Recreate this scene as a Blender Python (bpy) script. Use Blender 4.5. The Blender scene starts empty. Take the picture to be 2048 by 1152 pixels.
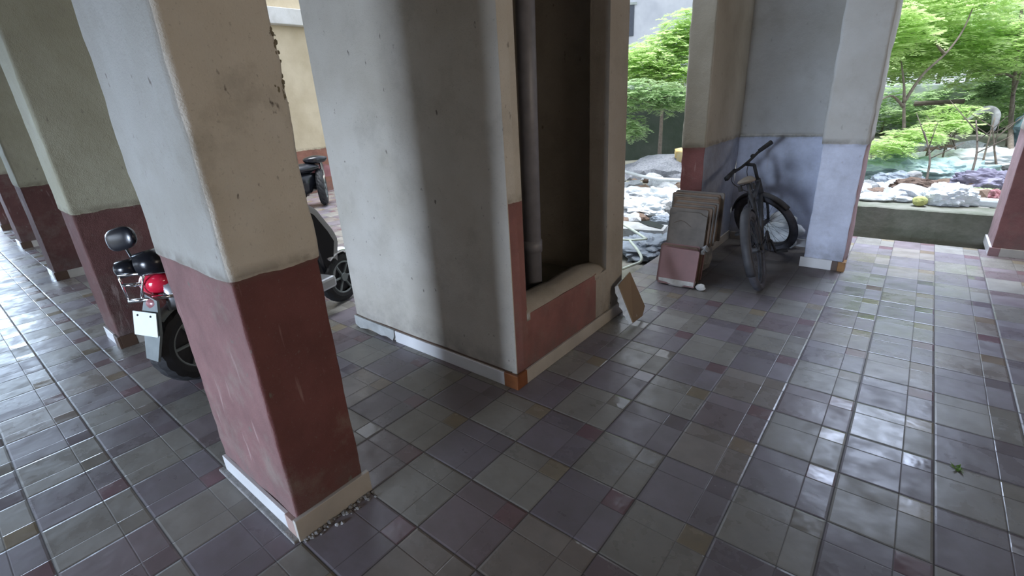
import bpy, bmesh, math, random
from mathutils import Vector, Matrix, noise
PI = math.pi
rnd = random.Random(7)
sc = bpy.context.scene
col = sc.collection

# ------------------------------------------------------------------ camera
F_PX = 970.0716
CAM = Vector((0.30354433, -2.30416308, 1.48626639))
RWC = Matrix(((0.7796325099235117, 0.6239071042047285, -0.05397290795607951),
              (0.18759652811347122, -0.3149069114017181, -0.930398398424676),
              (-0.5974786122616751, 0.7152437084478971, -0.36255447234251925)))
camd = bpy.data.cameras.new('camera')
camo = bpy.data.objects.new('camera', camd)
col.objects.link(camo)
camd.sensor_width = 36.0
camd.lens = F_PX / 2048 * 36.0
camd.clip_start = 0.02
M = RWC.transposed() @ Matrix(((1, 0, 0), (0, -1, 0), (0, 0, -1)))
camo.matrix_world = Matrix.Translation(CAM) @ M.to_4x4()
sc.camera = camo

# ------------------------------------------------------------------ light and exposure
sc.view_settings.view_transform = 'Standard'
sc.view_settings.look = 'None'
sc.view_settings.gamma = 1.0
sc.view_settings.use_curve_mapping = False
sc.view_settings.exposure = 0.0
world = bpy.data.worlds.new('overcast_sky')
sc.world = world
world.use_nodes = True
wn = world.node_tree.nodes
wl = world.node_tree.links
bg = wn['Background']
wtc = wn.new('ShaderNodeTexCoord')
wno = wn.new('ShaderNodeTexNoise')
wno.inputs['Scale'].default_value = 2.5
wcr = wn.new('ShaderNodeValToRGB')
wcr.color_ramp.elements[0].position = 0.35
wcr.color_ramp.elements[0].color = (0.62, 0.74, 0.95, 1)
wcr.color_ramp.elements[1].position = 0.65
wcr.color_ramp.elements[1].color = (0.90, 0.94, 1.0, 1)
wl.new(wtc.outputs['Generated'], wno.inputs['Vector'])
wl.new(wno.outputs['Fac'], wcr.inputs['Fac'])
wl.new(wcr.outputs['Color'], bg.inputs['Color'])
bg.inputs['Strength'].default_value = 2.0

def area(name, loc, look, sx, sy, power, color=(0.88, 0.94, 1.0), spread=180):
    d = bpy.data.lights.new(name, 'AREA')
    d.shape = 'RECTANGLE'
    d.size = sx
    d.size_y = sy
    d.energy = power
    d.color = color
    d.spread = math.radians(spread)
    o = bpy.data.objects.new(name, d)
    col.objects.link(o)
    o.location = loc
    o.rotation_euler = (Vector(look) - Vector(loc)).to_track_quat('-Z', 'Y').to_euler()
    return o
# daylight through the openings of the parking level, plus one added warm fill
area('daylight_side_bay', (-1.75, -8.6, 0.95), (-1.6, 0, 0.9), 1.9, 1.5, 680, (0.66, 0.79, 1.0))
area('daylight_far_bay', (-7.0, -8.0, 1.3), (-7.0, 0, 0.3), 5.0, 1.6, 90, (0.68, 0.81, 1.0))
area('daylight_corridor_end', (-12.6, -3.4, 1.5), (-7.5, -3.2, 0.0), 3.6, 2.0, 300, (0.56, 0.75, 1.0))
area('warm_side_fill', (5.0, -1.0, 1.9), (0.0, -1.0, 1.5), 4.0, 0.9, 88, (1.0, 0.88, 0.74))  # added fill warming the right-facing sides, stands for no known lamp
area('daylight_yard', (0.47, 4.6, 3.2), (0.42, 3.2, 0.0), 1.3, 1.2, 48, (0.62, 0.74, 1.0), 80)
area('daylight_gap', (-1.85, 1.15, 2.7), (-0.2, 2.7, 0.5), 0.9, 0.7, 14, (0.66, 0.79, 1.0))
sund = bpy.data.lights.new('hazy_sun', 'SUN')
sund.energy = 5.0
sund.angle = math.radians(24)
sund.color = (0.93, 0.96, 1.0)
suno = bpy.data.objects.new('hazy_sun', sund)
col.objects.link(suno)
suno.rotation_euler = (-Vector((0.05, 0.04, 1.0))).to_track_quat('-Z', 'Y').to_euler()

# ------------------------------------------------------------------ bookkeeping
def tag(o, label=None, cat=None, group=None, kind=None):
    if label: o['label'] = label
    if cat: o['category'] = cat
    if group: o['group'] = group
    if kind: o['kind'] = kind
    return o

def thing(name, label, cat, loc=(0, 0, 0), group=None):
    o = bpy.data.objects.new(name, None)
    col.objects.link(o)
    o.location = loc
    o.empty_display_size = 0.1
    return tag(o, label, cat, group)

# ------------------------------------------------------------------ node helper
class NT:
    def __init__(s, name):
        s.m = bpy.data.materials.new(name)
        s.m.use_nodes = True
        s.t = s.m.node_tree
        s.b = s.t.nodes['Principled BSDF']
        s.out = s.t.nodes['Material Output']
    def put(s, inp, v):
        if isinstance(v, bpy.types.NodeSocket): s.t.links.new(v, inp)
        elif isinstance(v, (tuple, list)) and len(v) == 3 and inp.type == 'RGBA': inp.default_value = (*v, 1)
        else: inp.default_value = v
    def coord(s, which='Object'):
        return s.t.nodes.new('ShaderNodeTexCoord').outputs[which]
    def sep(s, v):
        n = s.t.nodes.new('ShaderNodeSeparateXYZ'); s.put(n.inputs[0], v); return n.outputs
    def comb(s, x, y, z):
        n = s.t.nodes.new('ShaderNodeCombineXYZ')
        for i, v in enumerate((x, y, z)): s.put(n.inputs[i], v)
        return n.outputs[0]
    def math(s, op, a, b=0.0, c=None, clamp=False):
        n = s.t.nodes.new('ShaderNodeMath'); n.operation = op; n.use_clamp = clamp
        s.put(n.inputs[0], a); s.put(n.inputs[1], b)
        if c is not None: s.put(n.inputs[2], c)
        return n.outputs[0]
    def noise(s, v, scale, detail=4, rough=0.55, stretch=None, off=0):
        if stretch or off:
            mp = s.t.nodes.new('ShaderNodeMapping')
            s.put(mp.inputs['Vector'], v)
            if stretch: mp.inputs['Scale'].default_value = stretch
            mp.inputs['Location'].default_value = (off, off * 0.7, off * 1.3)
            v = mp.outputs[0]
        n = s.t.nodes.new('ShaderNodeTexNoise')
        s.put(n.inputs['Vector'], v)
        n.inputs['Scale'].default_value = scale
        n.inputs['Detail'].default_value = detail
        n.inputs['Roughness'].default_value = rough
        return n.outputs['Fac']
    def white(s, v):
        n = s.t.nodes.new('ShaderNodeTexWhiteNoise'); n.noise_dimensions = '3D'
        s.put(n.inputs['Vector'], v)
        return n.outputs
    def ramp(s, f, lo, hi, a=0.0, b=1.0):
        n = s.t.nodes.new('ShaderNodeMapRange')
        s.put(n.inputs[0], f)
        n.inputs[1].default_value = lo; n.inputs[2].default_value = hi
        n.inputs[3].default_value = a; n.inputs[4].default_value = b
        return n.outputs[0]
    def mix(s, f, a, b, mode='MIX'):
        n = s.t.nodes.new('ShaderNodeMix'); n.data_type = 'RGBA'; n.blend_type = mode
        s.put(n.inputs[0], f); s.put(n.inputs[6], a); s.put(n.inputs[7], b)
        return n.outputs[2]
    def bump(s, h, dist=0.002, strength=1.0):
        n = s.t.nodes.new('ShaderNodeBump')
        s.put(n.inputs['Height'], h)
        n.inputs['Distance'].default_value = dist
        n.inputs['Strength'].default_value = strength
        s.t.links.new(n.outputs[0], s.b.inputs['Normal'])
    def set(s, **k):
        for a, v in k.items(): s.put(s.b.inputs[a.replace('_', ' ')], v)
        return s.m

def simple(name, c, rough=0.5, metal=0.0, var=0.12, scale=14, bump=0.0, c2=None, spec=None, coat=0):
    n = NT(name)
    co = n.coord()
    f = n.noise(co, scale, 5)
    d = c2 if c2 else tuple(x * (1 - var * 2) for x in c)
    n.set(Base_Color=n.mix(n.ramp(f, 0.3, 0.7), c, d), Roughness=rough, Metallic=metal)
    if spec is not None: n.b.inputs['Specular IOR Level'].default_value = spec
    if coat: n.b.inputs['Coat Weight'].default_value = coat
    if bump: n.bump(n.noise(co, scale * 4, 6), bump)
    return n.m

CREAM = (0.55, 0.52, 0.465)
def plaster(name, upper=CREAM, lower=None, zline=1.02, spots=1.0, dirt=1.0):
    n = NT(name)
    co = n.coord()
    x, y, z = n.sep(co)[0:3]
    big = n.noise(co, 2.2, 5)
    c = n.mix(n.ramp(big, 0.35, 0.7), upper, tuple(v * k for v, k in zip(upper, (0.80, 0.78, 0.74))))
    if lower:
        j = n.noise(co, 9, 3)
        edge = n.math('ADD', z, n.ramp(j, 0, 1, -0.016, 0.016))
        mask = n.math('LESS_THAN', edge, zline)
        lc = n.mix(n.ramp(n.noise(co, 5, 6, 0.65), 0.35, 0.75), lower, tuple(v * 0.66 for v in lower))
        # pale scratches on the coloured band
        sc_ = n.ramp(n.noise(co, 22, 3, 0.5, (1.0, 1.0, 0.16), 3), 0.66, 0.74)
        lc = n.mix(n.math('MULTIPLY', sc_, 0.28), lc, (0.62, 0.50, 0.46))
        c = n.mix(mask, c, lc)
        band = n.math('ABSOLUTE', n.math('SUBTRACT', z, zline + 0.012))
        bm_ = n.math('MULTIPLY', n.ramp(band, 0.0, 0.035, 1, 0), n.ramp(n.noise(co, 14, 5), 0.35, 0.6))
        c = n.mix(n.math('MULTIPLY', bm_, 0.55), c, (0.13, 0.11, 0.08))
    # grey weathering, stains and knocks
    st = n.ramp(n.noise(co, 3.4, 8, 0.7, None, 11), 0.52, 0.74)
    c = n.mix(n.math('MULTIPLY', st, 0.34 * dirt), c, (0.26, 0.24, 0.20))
    sp = n.ramp(n.noise(co, 26, 3, 0.5, (1, 1, 0.6), 5), 0.70, 0.76)
    c = n.mix(n.math('MULTIPLY', sp, 0.7 * spots), c, (0.16, 0.14, 0.12))
    fine = n.ramp(n.noise(co, 90, 3, 0.6, None, 8), 0.62, 0.72)
    c = n.mix(n.math('MULTIPLY', fine, 0.22 * spots), c, (0.2, 0.19, 0.16))
    foot = n.math('MULTIPLY', n.ramp(z, 0.06, 0.26, 1, 0), n.ramp(n.noise(co, 12, 5), 0.3, 0.65))
    c = n.mix(n.math('MULTIPLY', foot, 0.55), c, (0.14, 0.13, 0.12))
    n.set(Base_Color=c, Roughness=0.82)
    n.b.inputs['Specular IOR Level'].default_value = 0.3
    h = n.math('ADD', n.noise(co, 160, 4, 0.6), n.math('MULTIPLY', n.noise(co, 18, 5), 2.2))
    n.bump(h, 0.0028)
    return n.m

MAROON = (0.27, 0.125, 0.115)
BLUEGREY = (0.70, 0.75, 0.90)
MAT = {}
MAT['cream'] = plaster('cream_plaster', spots=1.6, dirt=1.2)
MAT['cream_red'] = plaster('cream_and_maroon_plaster', lower=MAROON)
MAT['cream_dirty'] = plaster('weathered_cream_plaster', upper=(0.50, 0.46, 0.37), lower=MAROON, spots=1.3, dirt=1.5)
MAT['olive_red'] = plaster('aged_cream_plaster', upper=(0.38, 0.37, 0.28), lower=(0.13, 0.06, 0.055), zline=0.95, dirt=1.2)
MAT['blue'] = plaster('cream_and_pale_blue_plaster', upper=(0.58, 0.58, 0.56), lower=BLUEGREY, spots=0.35, dirt=0.8)
MAT['c_face'] = plaster('stained_darkened_plaster', upper=(0.30, 0.27, 0.21), lower=(0.22, 0.09, 0.085), dirt=1.6, spots=1.3)  # upper tone darkened to offset the gap lamp, real stains on top
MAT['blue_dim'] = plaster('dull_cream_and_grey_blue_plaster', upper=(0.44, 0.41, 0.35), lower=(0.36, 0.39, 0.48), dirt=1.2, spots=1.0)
MAT['pink'] = plaster('cream_and_pink_plaster', upper=(0.50, 0.49, 0.46), lower=(0.42, 0.28, 0.29), dirt=1.2)
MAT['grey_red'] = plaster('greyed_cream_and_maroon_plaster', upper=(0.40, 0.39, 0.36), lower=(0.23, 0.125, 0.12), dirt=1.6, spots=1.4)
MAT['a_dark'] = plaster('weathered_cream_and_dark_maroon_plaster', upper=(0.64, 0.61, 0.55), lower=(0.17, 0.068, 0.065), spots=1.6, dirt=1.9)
MAT['warm'] = plaster('warm_cream_plaster', upper=(0.62, 0.53, 0.38), lower=(0.30, 0.14, 0.10), zline=0.80, spots=0.1, dirt=0.3)
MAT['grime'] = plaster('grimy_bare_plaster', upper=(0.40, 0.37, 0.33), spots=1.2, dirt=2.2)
MAT['shaft'] = plaster('near_black_plaster', upper=(0.10, 0.095, 0.09), spots=0.5, dirt=1.5)  # near-black plaster tone, not assigned to any surface
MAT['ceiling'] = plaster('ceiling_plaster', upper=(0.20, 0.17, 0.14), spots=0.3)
MAT['beam'] = plaster('pale_beam_plaster', upper=(0.62, 0.62, 0.60), spots=0.3)
MAT['skirt'] = simple('white_skirting_tile', (0.72, 0.72, 0.72), 0.25, var=0.06, scale=6)
MAT['skirt_beige'] = simple('beige_skirting_tile', (0.52, 0.49, 0.44), 0.35, var=0.1, scale=8)
MAT['brown_tile'] = simple('brown_corner_tile', (0.26, 0.095, 0.035), 0.35, var=0.15, scale=16)
MAT['dark_brown_tile'] = simple('dark_brown_corner_tile', (0.10, 0.06, 0.04), 0.45)
MAT['ochre_tile'] = simple('ochre_corner_tile', (0.36, 0.17, 0.04), 0.35, var=0.2, scale=20)
MAT['pink_tile'] = simple('pinkish_corner_tile', (0.42, 0.30, 0.26), 0.45)
MAT['mortar'] = simple('rough_grey_mortar', (0.30, 0.29, 0.28), 0.95, var=0.2, scale=30, bump=0.004)
MAT['white_mortar'] = simple('white_mortar', (0.62, 0.62, 0.60), 0.9, var=0.12, scale=25, bump=0.004)
MAT['concrete'] = simple('mossy_concrete', (0.20, 0.195, 0.16), 0.95, c2=(0.10, 0.11, 0.075), scale=5, bump=0.006)
MAT['concrete_light'] = simple('pale_concrete', (0.42, 0.43, 0.42), 0.9, c2=(0.28, 0.29, 0.28), scale=9, bump=0.006)
MAT['soil'] = simple('grey_soil', (0.30, 0.29, 0.26), 1.0, c2=(0.15, 0.15, 0.11), scale=3, bump=0.01)
MAT['gravel'] = simple('grey_gravel', (0.34, 0.35, 0.38), 1.0, c2=(0.17, 0.18, 0.21), scale=28, bump=0.012)
MAT['rock_white'] = simple('white_rubble', (0.56, 0.58, 0.61), 0.85, c2=(0.34, 0.36, 0.38), scale=10, bump=0.004)
MAT['rock_grey'] = simple('grey_rubble', (0.36, 0.37, 0.37), 0.9, c2=(0.2, 0.2, 0.2), scale=12, bump=0.005)
MAT['rock_brown'] = simple('brown_rubble', (0.25, 0.17, 0.12), 0.9, c2=(0.13, 0.09, 0.07), scale=12, bump=0.005)
MAT['rock_green'] = simple('mossy_yellow_stone', (0.42, 0.42, 0.14), 0.9, c2=(0.25, 0.28, 0.10), scale=20, bump=0.004)
MAT['bag_teal'] = simple('pale_teal_sack', (0.42, 0.56, 0.56), 0.6, c2=(0.26, 0.38, 0.38), scale=6, bump=0.004)
MAT['bag_white'] = simple('white_sack', (0.75, 0.78, 0.80), 0.55, c2=(0.55, 0.60, 0.62), scale=6, bump=0.004)
MAT['bag_yellow'] = simple('yellow_sack', (0.80, 0.55, 0.16), 0.6, c2=(0.70, 0.62, 0.40), scale=7, bump=0.003)
MAT['bag_grey'] = simple('grey_tarpaulin', (0.24, 0.28, 0.33), 0.5, c2=(0.14, 0.17, 0.20), scale=5, bump=0.004)
MAT['cloth_dark'] = simple('dark_violet_cloth', (0.12, 0.11, 0.17), 0.6, c2=(0.30, 0.29, 0.38), scale=6, bump=0.003)
MAT['wood'] = simple('weathered_board', (0.44, 0.34, 0.25), 0.8, c2=(0.28, 0.22, 0.16), scale=8)
MAT['black'] = simple('black_rubber', (0.018, 0.018, 0.02), 0.7, scale=30, bump=0.001)
MAT['black_gloss'] = simple('black_plastic', (0.012, 0.013, 0.018), 0.25)
MAT['dusty'] = simple('dusty_black_paint', (0.022, 0.023, 0.028), 0.6, c2=(0.05, 0.05, 0.055), scale=12)
MAT['dusty_tyre'] = simple('dusty_tyre', (0.035, 0.035, 0.042), 0.85, c2=(0.085, 0.085, 0.10), scale=10, bump=0.002)
MAT['saddle'] = simple('worn_tan_saddle', (0.22, 0.185, 0.145), 0.8, c2=(0.16, 0.13, 0.10), scale=18)
MAT['silver'] = simple('silver_paint', (0.55, 0.57, 0.60), 0.28, metal=0.7, var=0.05)
MAT['chrome'] = simple('chrome', (0.8, 0.82, 0.85), 0.12, metal=1.0, var=0.03)
MAT['grey_plastic'] = simple('grey_green_plastic', (0.22, 0.25, 0.25), 0.45)
MAT['maroon_paint'] = simple('maroon_fairing', (0.35, 0.14, 0.15), 0.35, coat=0.5)
MAT['plate'] = simple('blank_white_plate', (0.80, 0.88, 0.86), 0.35, var=0.04)
MAT['pipe'] = simple('grey_pvc_pipe', (0.22, 0.22, 0.25), 0.45)
MAT['bark'] = simple('grey_brown_bark', (0.22, 0.18, 0.15), 0.9, c2=(0.12, 0.10, 0.08), scale=25, bump=0.004)
MAT['building'] = simple('pale_grey_render', (0.60, 0.62, 0.66), 0.9, c2=(0.45, 0.47, 0.52), scale=1.5)
MAT['building_band'] = simple('green_grey_render', (0.38, 0.42, 0.40), 0.9)
MAT['glass'] = simple('dark_glass', (0.05, 0.06, 0.08), 0.1)
MAT['moss_brown'] = simple('brown_olive_growth', (0.24, 0.21, 0.15), 0.95, c2=(0.12, 0.11, 0.075), scale=40)
MAT['soil_brown'] = simple('dark_brown_soil', (0.15, 0.10, 0.075), 1.0, c2=(0.08, 0.055, 0.04), scale=18, bump=0.01)
MAT['mossy'] = simple('dark_mossy_wall', (0.055, 0.065, 0.055), 0.95, c2=(0.03, 0.045, 0.03), scale=2.5, bump=0.01)
MAT['teal_metal'] = simple('teal_sheet_metal', (0.20, 0.30, 0.34), 0.45, c2=(0.12, 0.20, 0.23), scale=4)
MAT['frame_green'] = simple('pale_green_tube', (0.62, 0.70, 0.60), 0.4)
MAT['tile_maroon'] = simple('dusty_maroon_tile', (0.30, 0.17, 0.17), 0.65, c2=(0.24, 0.15, 0.15), scale=9)
MAT['tile_grey'] = simple('dusty_grey_tile', (0.22, 0.20, 0.18), 0.8, c2=(0.13, 0.12, 0.11), scale=8)
MAT['tile_brown'] = simple('dusty_brown_tile', (0.25, 0.18, 0.13), 0.8, c2=(0.15, 0.11, 0.085), scale=8)
MAT['tile_tan'] = simple('tan_tile', (0.22, 0.145, 0.075), 0.45, var=0.06, scale=6)
MAT['weed'] = simple('green_weed', (0.16, 0.30, 0.05), 0.6)
def redglass():
    n = NT('red_lens'); n.set(Base_Color=(0.75, 0.02, 0.06), Roughness=0.12)
    n.b.inputs['Coat Weight'].default_value = 1.0
    return n.m
MAT['red'] = redglass()
def leafmat(name, a, b, tr=0.55):
    n = NT(name)
    co = n.coord()
    c = n.mix(n.ramp(n.noise(co, 2.2, 3), 0.35, 0.65), a, b)
    n.set(Base_Color=c, Roughness=0.55)
    t = n.t.nodes.new('ShaderNodeBsdfTranslucent'); n.put(t.inputs['Color'], c)
    mx = n.t.nodes.new('ShaderNodeMixShader'); mx.inputs[0].default_value = tr
    n.t.links.new(n.b.outputs[0], mx.inputs[1]); n.t.links.new(t.outputs[0], mx.inputs[2])
    n.t.links.new(mx.outputs[0], n.out.inputs['Surface'])
    return n.m
MAT['leaf'] = leafmat('bright_green_leaves', (0.56, 0.74, 0.30), (0.72, 0.85, 0.46))
MAT['leaf_mid'] = leafmat('mid_green_leaves', (0.42, 0.58, 0.30), (0.56, 0.70, 0.40))
MAT['leaf_dark'] = leafmat('dark_green_leaves', (0.16, 0.27, 0.12), (0.26, 0.40, 0.18), 0.4)  # darkest of the leaf greens

# floor: 30 cm plaid tiles, laid as a checkerboard of grey-cream and mauve
def floor_mat():
    n = NT('plaid_floor_tiles')
    co = n.coord()
    x, y, z = n.sep(co)[0:3]
    wob = n.ramp(n.noise(co, 1.3, 2), 0, 1, -0.004, 0.004)
    u = n.math('ADD', n.math('DIVIDE', x, 0.3), wob)
    v = n.math('ADD', n.math('DIVIDE', n.math('MULTIPLY', y, -1.0), 0.3), wob)
    iu = n.math('FLOOR', u); iv = n.math('FLOOR', v)
    fu = n.math('SUBTRACT', u, iu); fv = n.math('SUBTRACT', v, iv)
    U, V = 0.66, 0.33
    su = n.math('GREATER_THAN', fu, U)          # narrow strip on the +x side
    sv = n.math('LESS_THAN', fv, V)             # narrow strip on the far side
    par = n.math('FLOORED_MODULO', n.math('ADD', iu, iv), 2.0)
    idv = n.comb(n.math('ADD', iu, n.math('MULTIPLY', su, 0.4)), n.math('ADD', iv, n.math('MULTIPLY', sv, 0.4)), 0.0)
    w = n.white(idv)
    wt = n.white(n.comb(iu, iv, 3.0))
    cream = n.mix(w[0], (0.222, 0.212, 0.192), (0.270, 0.260, 0.238))
    mauve = n.mix(w[0], (0.162, 0.143, 0.160), (0.210, 0.188, 0.215))
    c = n.mix(par, cream, mauve)
    corner = n.math('MULTIPLY', su, sv)
    odd = n.math('MULTIPLY', corner, n.math('GREATER_THAN', w[0], 0.5))
    c = n.mix(n.math('MULTIPLY', odd, 0.55), c, n.mix(par, (0.25, 0.19, 0.10), (0.17, 0.07, 0.08)))
    red = n.math('GREATER_THAN', wt[0], 0.80)
    c = n.mix(n.math('MULTIPLY', red, 0.28), c, (0.19, 0.12, 0.105))
    c = n.mix(n.ramp(n.noise(co, 7, 6, 0.65), 0.4, 0.72, 0, 0.45), c, (0.13, 0.12, 0.11))
    # dust: bare grey dust under the rubble corner and around pillar feet
    dx = n.math('SUBTRACT', x, -0.78); dy = n.math('SUBTRACT', y, 2.45)
    dd = n.math('SQRT', n.math('ADD', n.math('MULTIPLY', n.math('MULTIPLY', dx, dx), 2.2), n.math('MULTIPLY', dy, dy)))
    dust = n.ramp(n.math('ADD', dd, n.ramp(n.noise(co, 3, 5), 0, 1, -0.35, 0.35)), 0.85, 1.35, 0.9, 0)
    c = n.mix(dust, c, (0.115, 0.105, 0.102))
    g1 = n.math('MINIMUM', n.math('MINIMUM', fu, n.math('SUBTRACT', 1.0, fu)), n.math('MINIMUM', fv, n.math('SUBTRACT', 1.0, fv)))
    g2 = n.math('MINIMUM', n.math('ABSOLUTE', n.math('SUBTRACT', fu, U)), n.math('ABSOLUTE', n.math('SUBTRACT', fv, V)))
    m1 = n.ramp(g1, 0.004, 0.012, 1, 0)
    m2 = n.ramp(g2, 0.002, 0.007, 1, 0)
    grout = n.math('MAXIMUM', n.math('MULTIPLY', m1, 0.9), n.math('MULTIPLY', m2, 0.6))
    keep = n.math('SUBTRACT', 1.0, n.math('MULTIPLY', dust, 0.8))
    c = n.mix(n.math('MULTIPLY', grout, keep), c, (0.045, 0.038, 0.036))
    ro = n.ramp(w[0], 0, 1, 0.21, 0.36)
    ro = n.math('SUBTRACT', ro, n.math('MULTIPLY', corner, 0.17))
    ro = n.math('ADD', ro, n.ramp(n.noise(co, 9, 5), 0.4, 0.75, 0, 0.22))
    ro = n.math('ADD', ro, n.math('MULTIPLY', dust, 0.5))
    ro = n.math('ADD', ro, n.math('MULTIPLY', grout, 0.3))
    n.set(Base_Color=c, Roughness=ro)
    n.b.inputs['Specular IOR Level'].default_value = 0.5
    # pillowed sub-tiles, slight tilt from tile to tile
    p1 = n.ramp(g1, 0.0, 0.03); p2 = n.ramp(g2, 0.0, 0.012)
    tilt = n.math('ADD', n.math('MULTIPLY', n.math('SUBTRACT', wt[0], 0.5), fu), n.math('MULTIPLY', n.math('SUBTRACT', w[0], 0.5), fv))
    h = n.math('ADD', n.math('MULTIPLY', p1, 0.5), n.math('MULTIPLY', p2, 0.2))
    h = n.math('ADD', h, n.math('MULTIPLY', tilt, 0.9))
    h = n.math('ADD', h, n.math('MULTIPLY', n.noise(co, 6, 3), 0.9))
    n.bump(h, 0.0035)
    return n.m
MAT['floor'] = floor_mat()

# ------------------------------------------------------------------ mesh helpers
def link(name, bm, mats, parent=None, smooth=False):
    me = bpy.data.meshes.new(name)
    bmesh.ops.recalc_face_normals(bm, faces=bm.faces[:])
    bm.to_mesh(me); bm.free()
    if not isinstance(mats, (list, tuple)): mats = [mats]
    for m in mats: me.materials.append(MAT[m] if isinstance(m, str) else m)
    if smooth:
        for p in me.polygons: p.use_smooth = True
    o = bpy.data.objects.new(name, me)
    col.objects.link(o)
    if parent is not None: o.parent = parent
    return o

def box(bm, x0, x1, y0, y1, z0, z1, bev=0.0, mtx=None):
    r = bmesh.ops.create_cube(bm, size=1.0)
    vs = r['verts']
    for v in vs:
        v.co = Vector(((x0 + x1) / 2 + v.co.x * (x1 - x0), (y0 + y1) / 2 + v.co.y * (y1 - y0), (z0 + z1) / 2 + v.co.z * (z1 - z0)))
    if bev:
        es = list({e for v in vs for e in v.link_edges})
        rr = bmesh.ops.bevel(bm, geom=es, offset=bev, segments=2, affect='EDGES', profile=0.5)
        vs = list({v for f in rr['faces'] for v in f.verts} | {v for v in vs if v.is_valid})
    if mtx is not None:
        for v in vs: v.co = mtx @ v.co
    return vs

def tube(bm, pts, rad, seg=10, closed=False, caps=True):
    pts = [Vector(p) for p in pts]
    n = len(pts)
    rads = rad if isinstance(rad, (list, tuple)) else [rad] * n
    rings = []
    up = None
    for i, p in enumerate(pts):
        if closed: t = pts[(i + 1) % n] - pts[i - 1]
        else: t = pts[min(i + 1, n - 1)] - pts[max(i - 1, 0)]
        t.normalize()
        if up is None:
            up = Vector((0, 0, 1)) if abs(t.z) < 0.9 else Vector((1, 0, 0))
        a = (up - t * up.dot(t)).normalized()
        b = t.cross(a); up = a
        rings.append([bm.verts.new(p + (a * math.cos(2 * PI * k / seg) + b * math.sin(2 * PI * k / seg)) * rads[i]) for k in range(seg)])
    m = n if closed else n - 1
    for i in range(m):
        A, B = rings[i], rings[(i + 1) % n]
        for k in range(seg):
            bm.faces.new((A[k], A[(k + 1) % seg], B[(k + 1) % seg], B[k]))
    if caps and not closed:
        bm.faces.new(rings[0][::-1]); bm.faces.new(rings[-1])
    return rings

def smoothpts(pts, k=5):
    P = [Vector(p) for p in pts]
    out = []
    for i in range(len(P) - 1):
        p0, p1, p2, p3 = P[max(i - 1, 0)], P[i], P[i + 1], P[min(i + 2, len(P) - 1)]
        for j in range(k):
            t = j / k
            out.append(0.5 * ((2 * p1) + (p2 - p0) * t + (2 * p0 - 5 * p1 + 4 * p2 - p3) * t * t + (3 * p1 - p0 - 3 * p2 + p3) * t ** 3))
    out.append(P[-1])
    return out

def blob(bm, c, r, sub=2, amp=0.25, fr=1.6, seed=0, sz=(1, 1, 1), flat=None, rot=0.0, crumple=0.0):
    res = bmesh.ops.create_icosphere(bm, subdivisions=sub, radius=1.0)
    s = Vector((seed * 3.1, seed * 1.7, seed * 2.3))
    cr, sr = math.cos(rot), math.sin(rot)
    for v in res['verts']:
        d = 1 + amp * noise.noise(v.co * fr + s) + amp * 0.5 * noise.noise(v.co * fr * 2.7 + s)
        p = v.co * d * r
        p = Vector((p.x * sz[0], p.y * sz[1], p.z * sz[2]))
        p = Vector((p.x * cr - p.y * sr, p.x * sr + p.y * cr, p.z))
        if crumple: p += v.co.normalized() * r * crumple * (abs(noise.noise(v.co * 4.5 + s)) * 1.2 - 0.35 + 0.5 * abs(noise.noise(v.co * 10 + s)))
        if flat is not None and p.z < flat: p.z = flat + (p.z - flat) * 0.1
        v.co = p + Vector(c)
    return res['verts']

def cyl(bm, a, b, r, seg=16, r2=None):
    return tube(bm, [a, b], [r, r if r2 is None else r2], seg)

def prism(bm, poly, thick, mtx):
    """polygon in local xz extruded along local y by thick, then mtx"""
    f = [bm.verts.new(mtx @ Vector((p[0], -thick / 2, p[1]))) for p in poly]
    g = [bm.verts.new(mtx @ Vector((p[0], thick / 2, p[1]))) for p in poly]
    bm.faces.new(f); bm.faces.new(g[::-1])
    n = len(poly)
    for i in range(n):
        bm.faces.new((f[i], g[i], g[(i + 1) % n], f[(i + 1) % n]))

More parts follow.
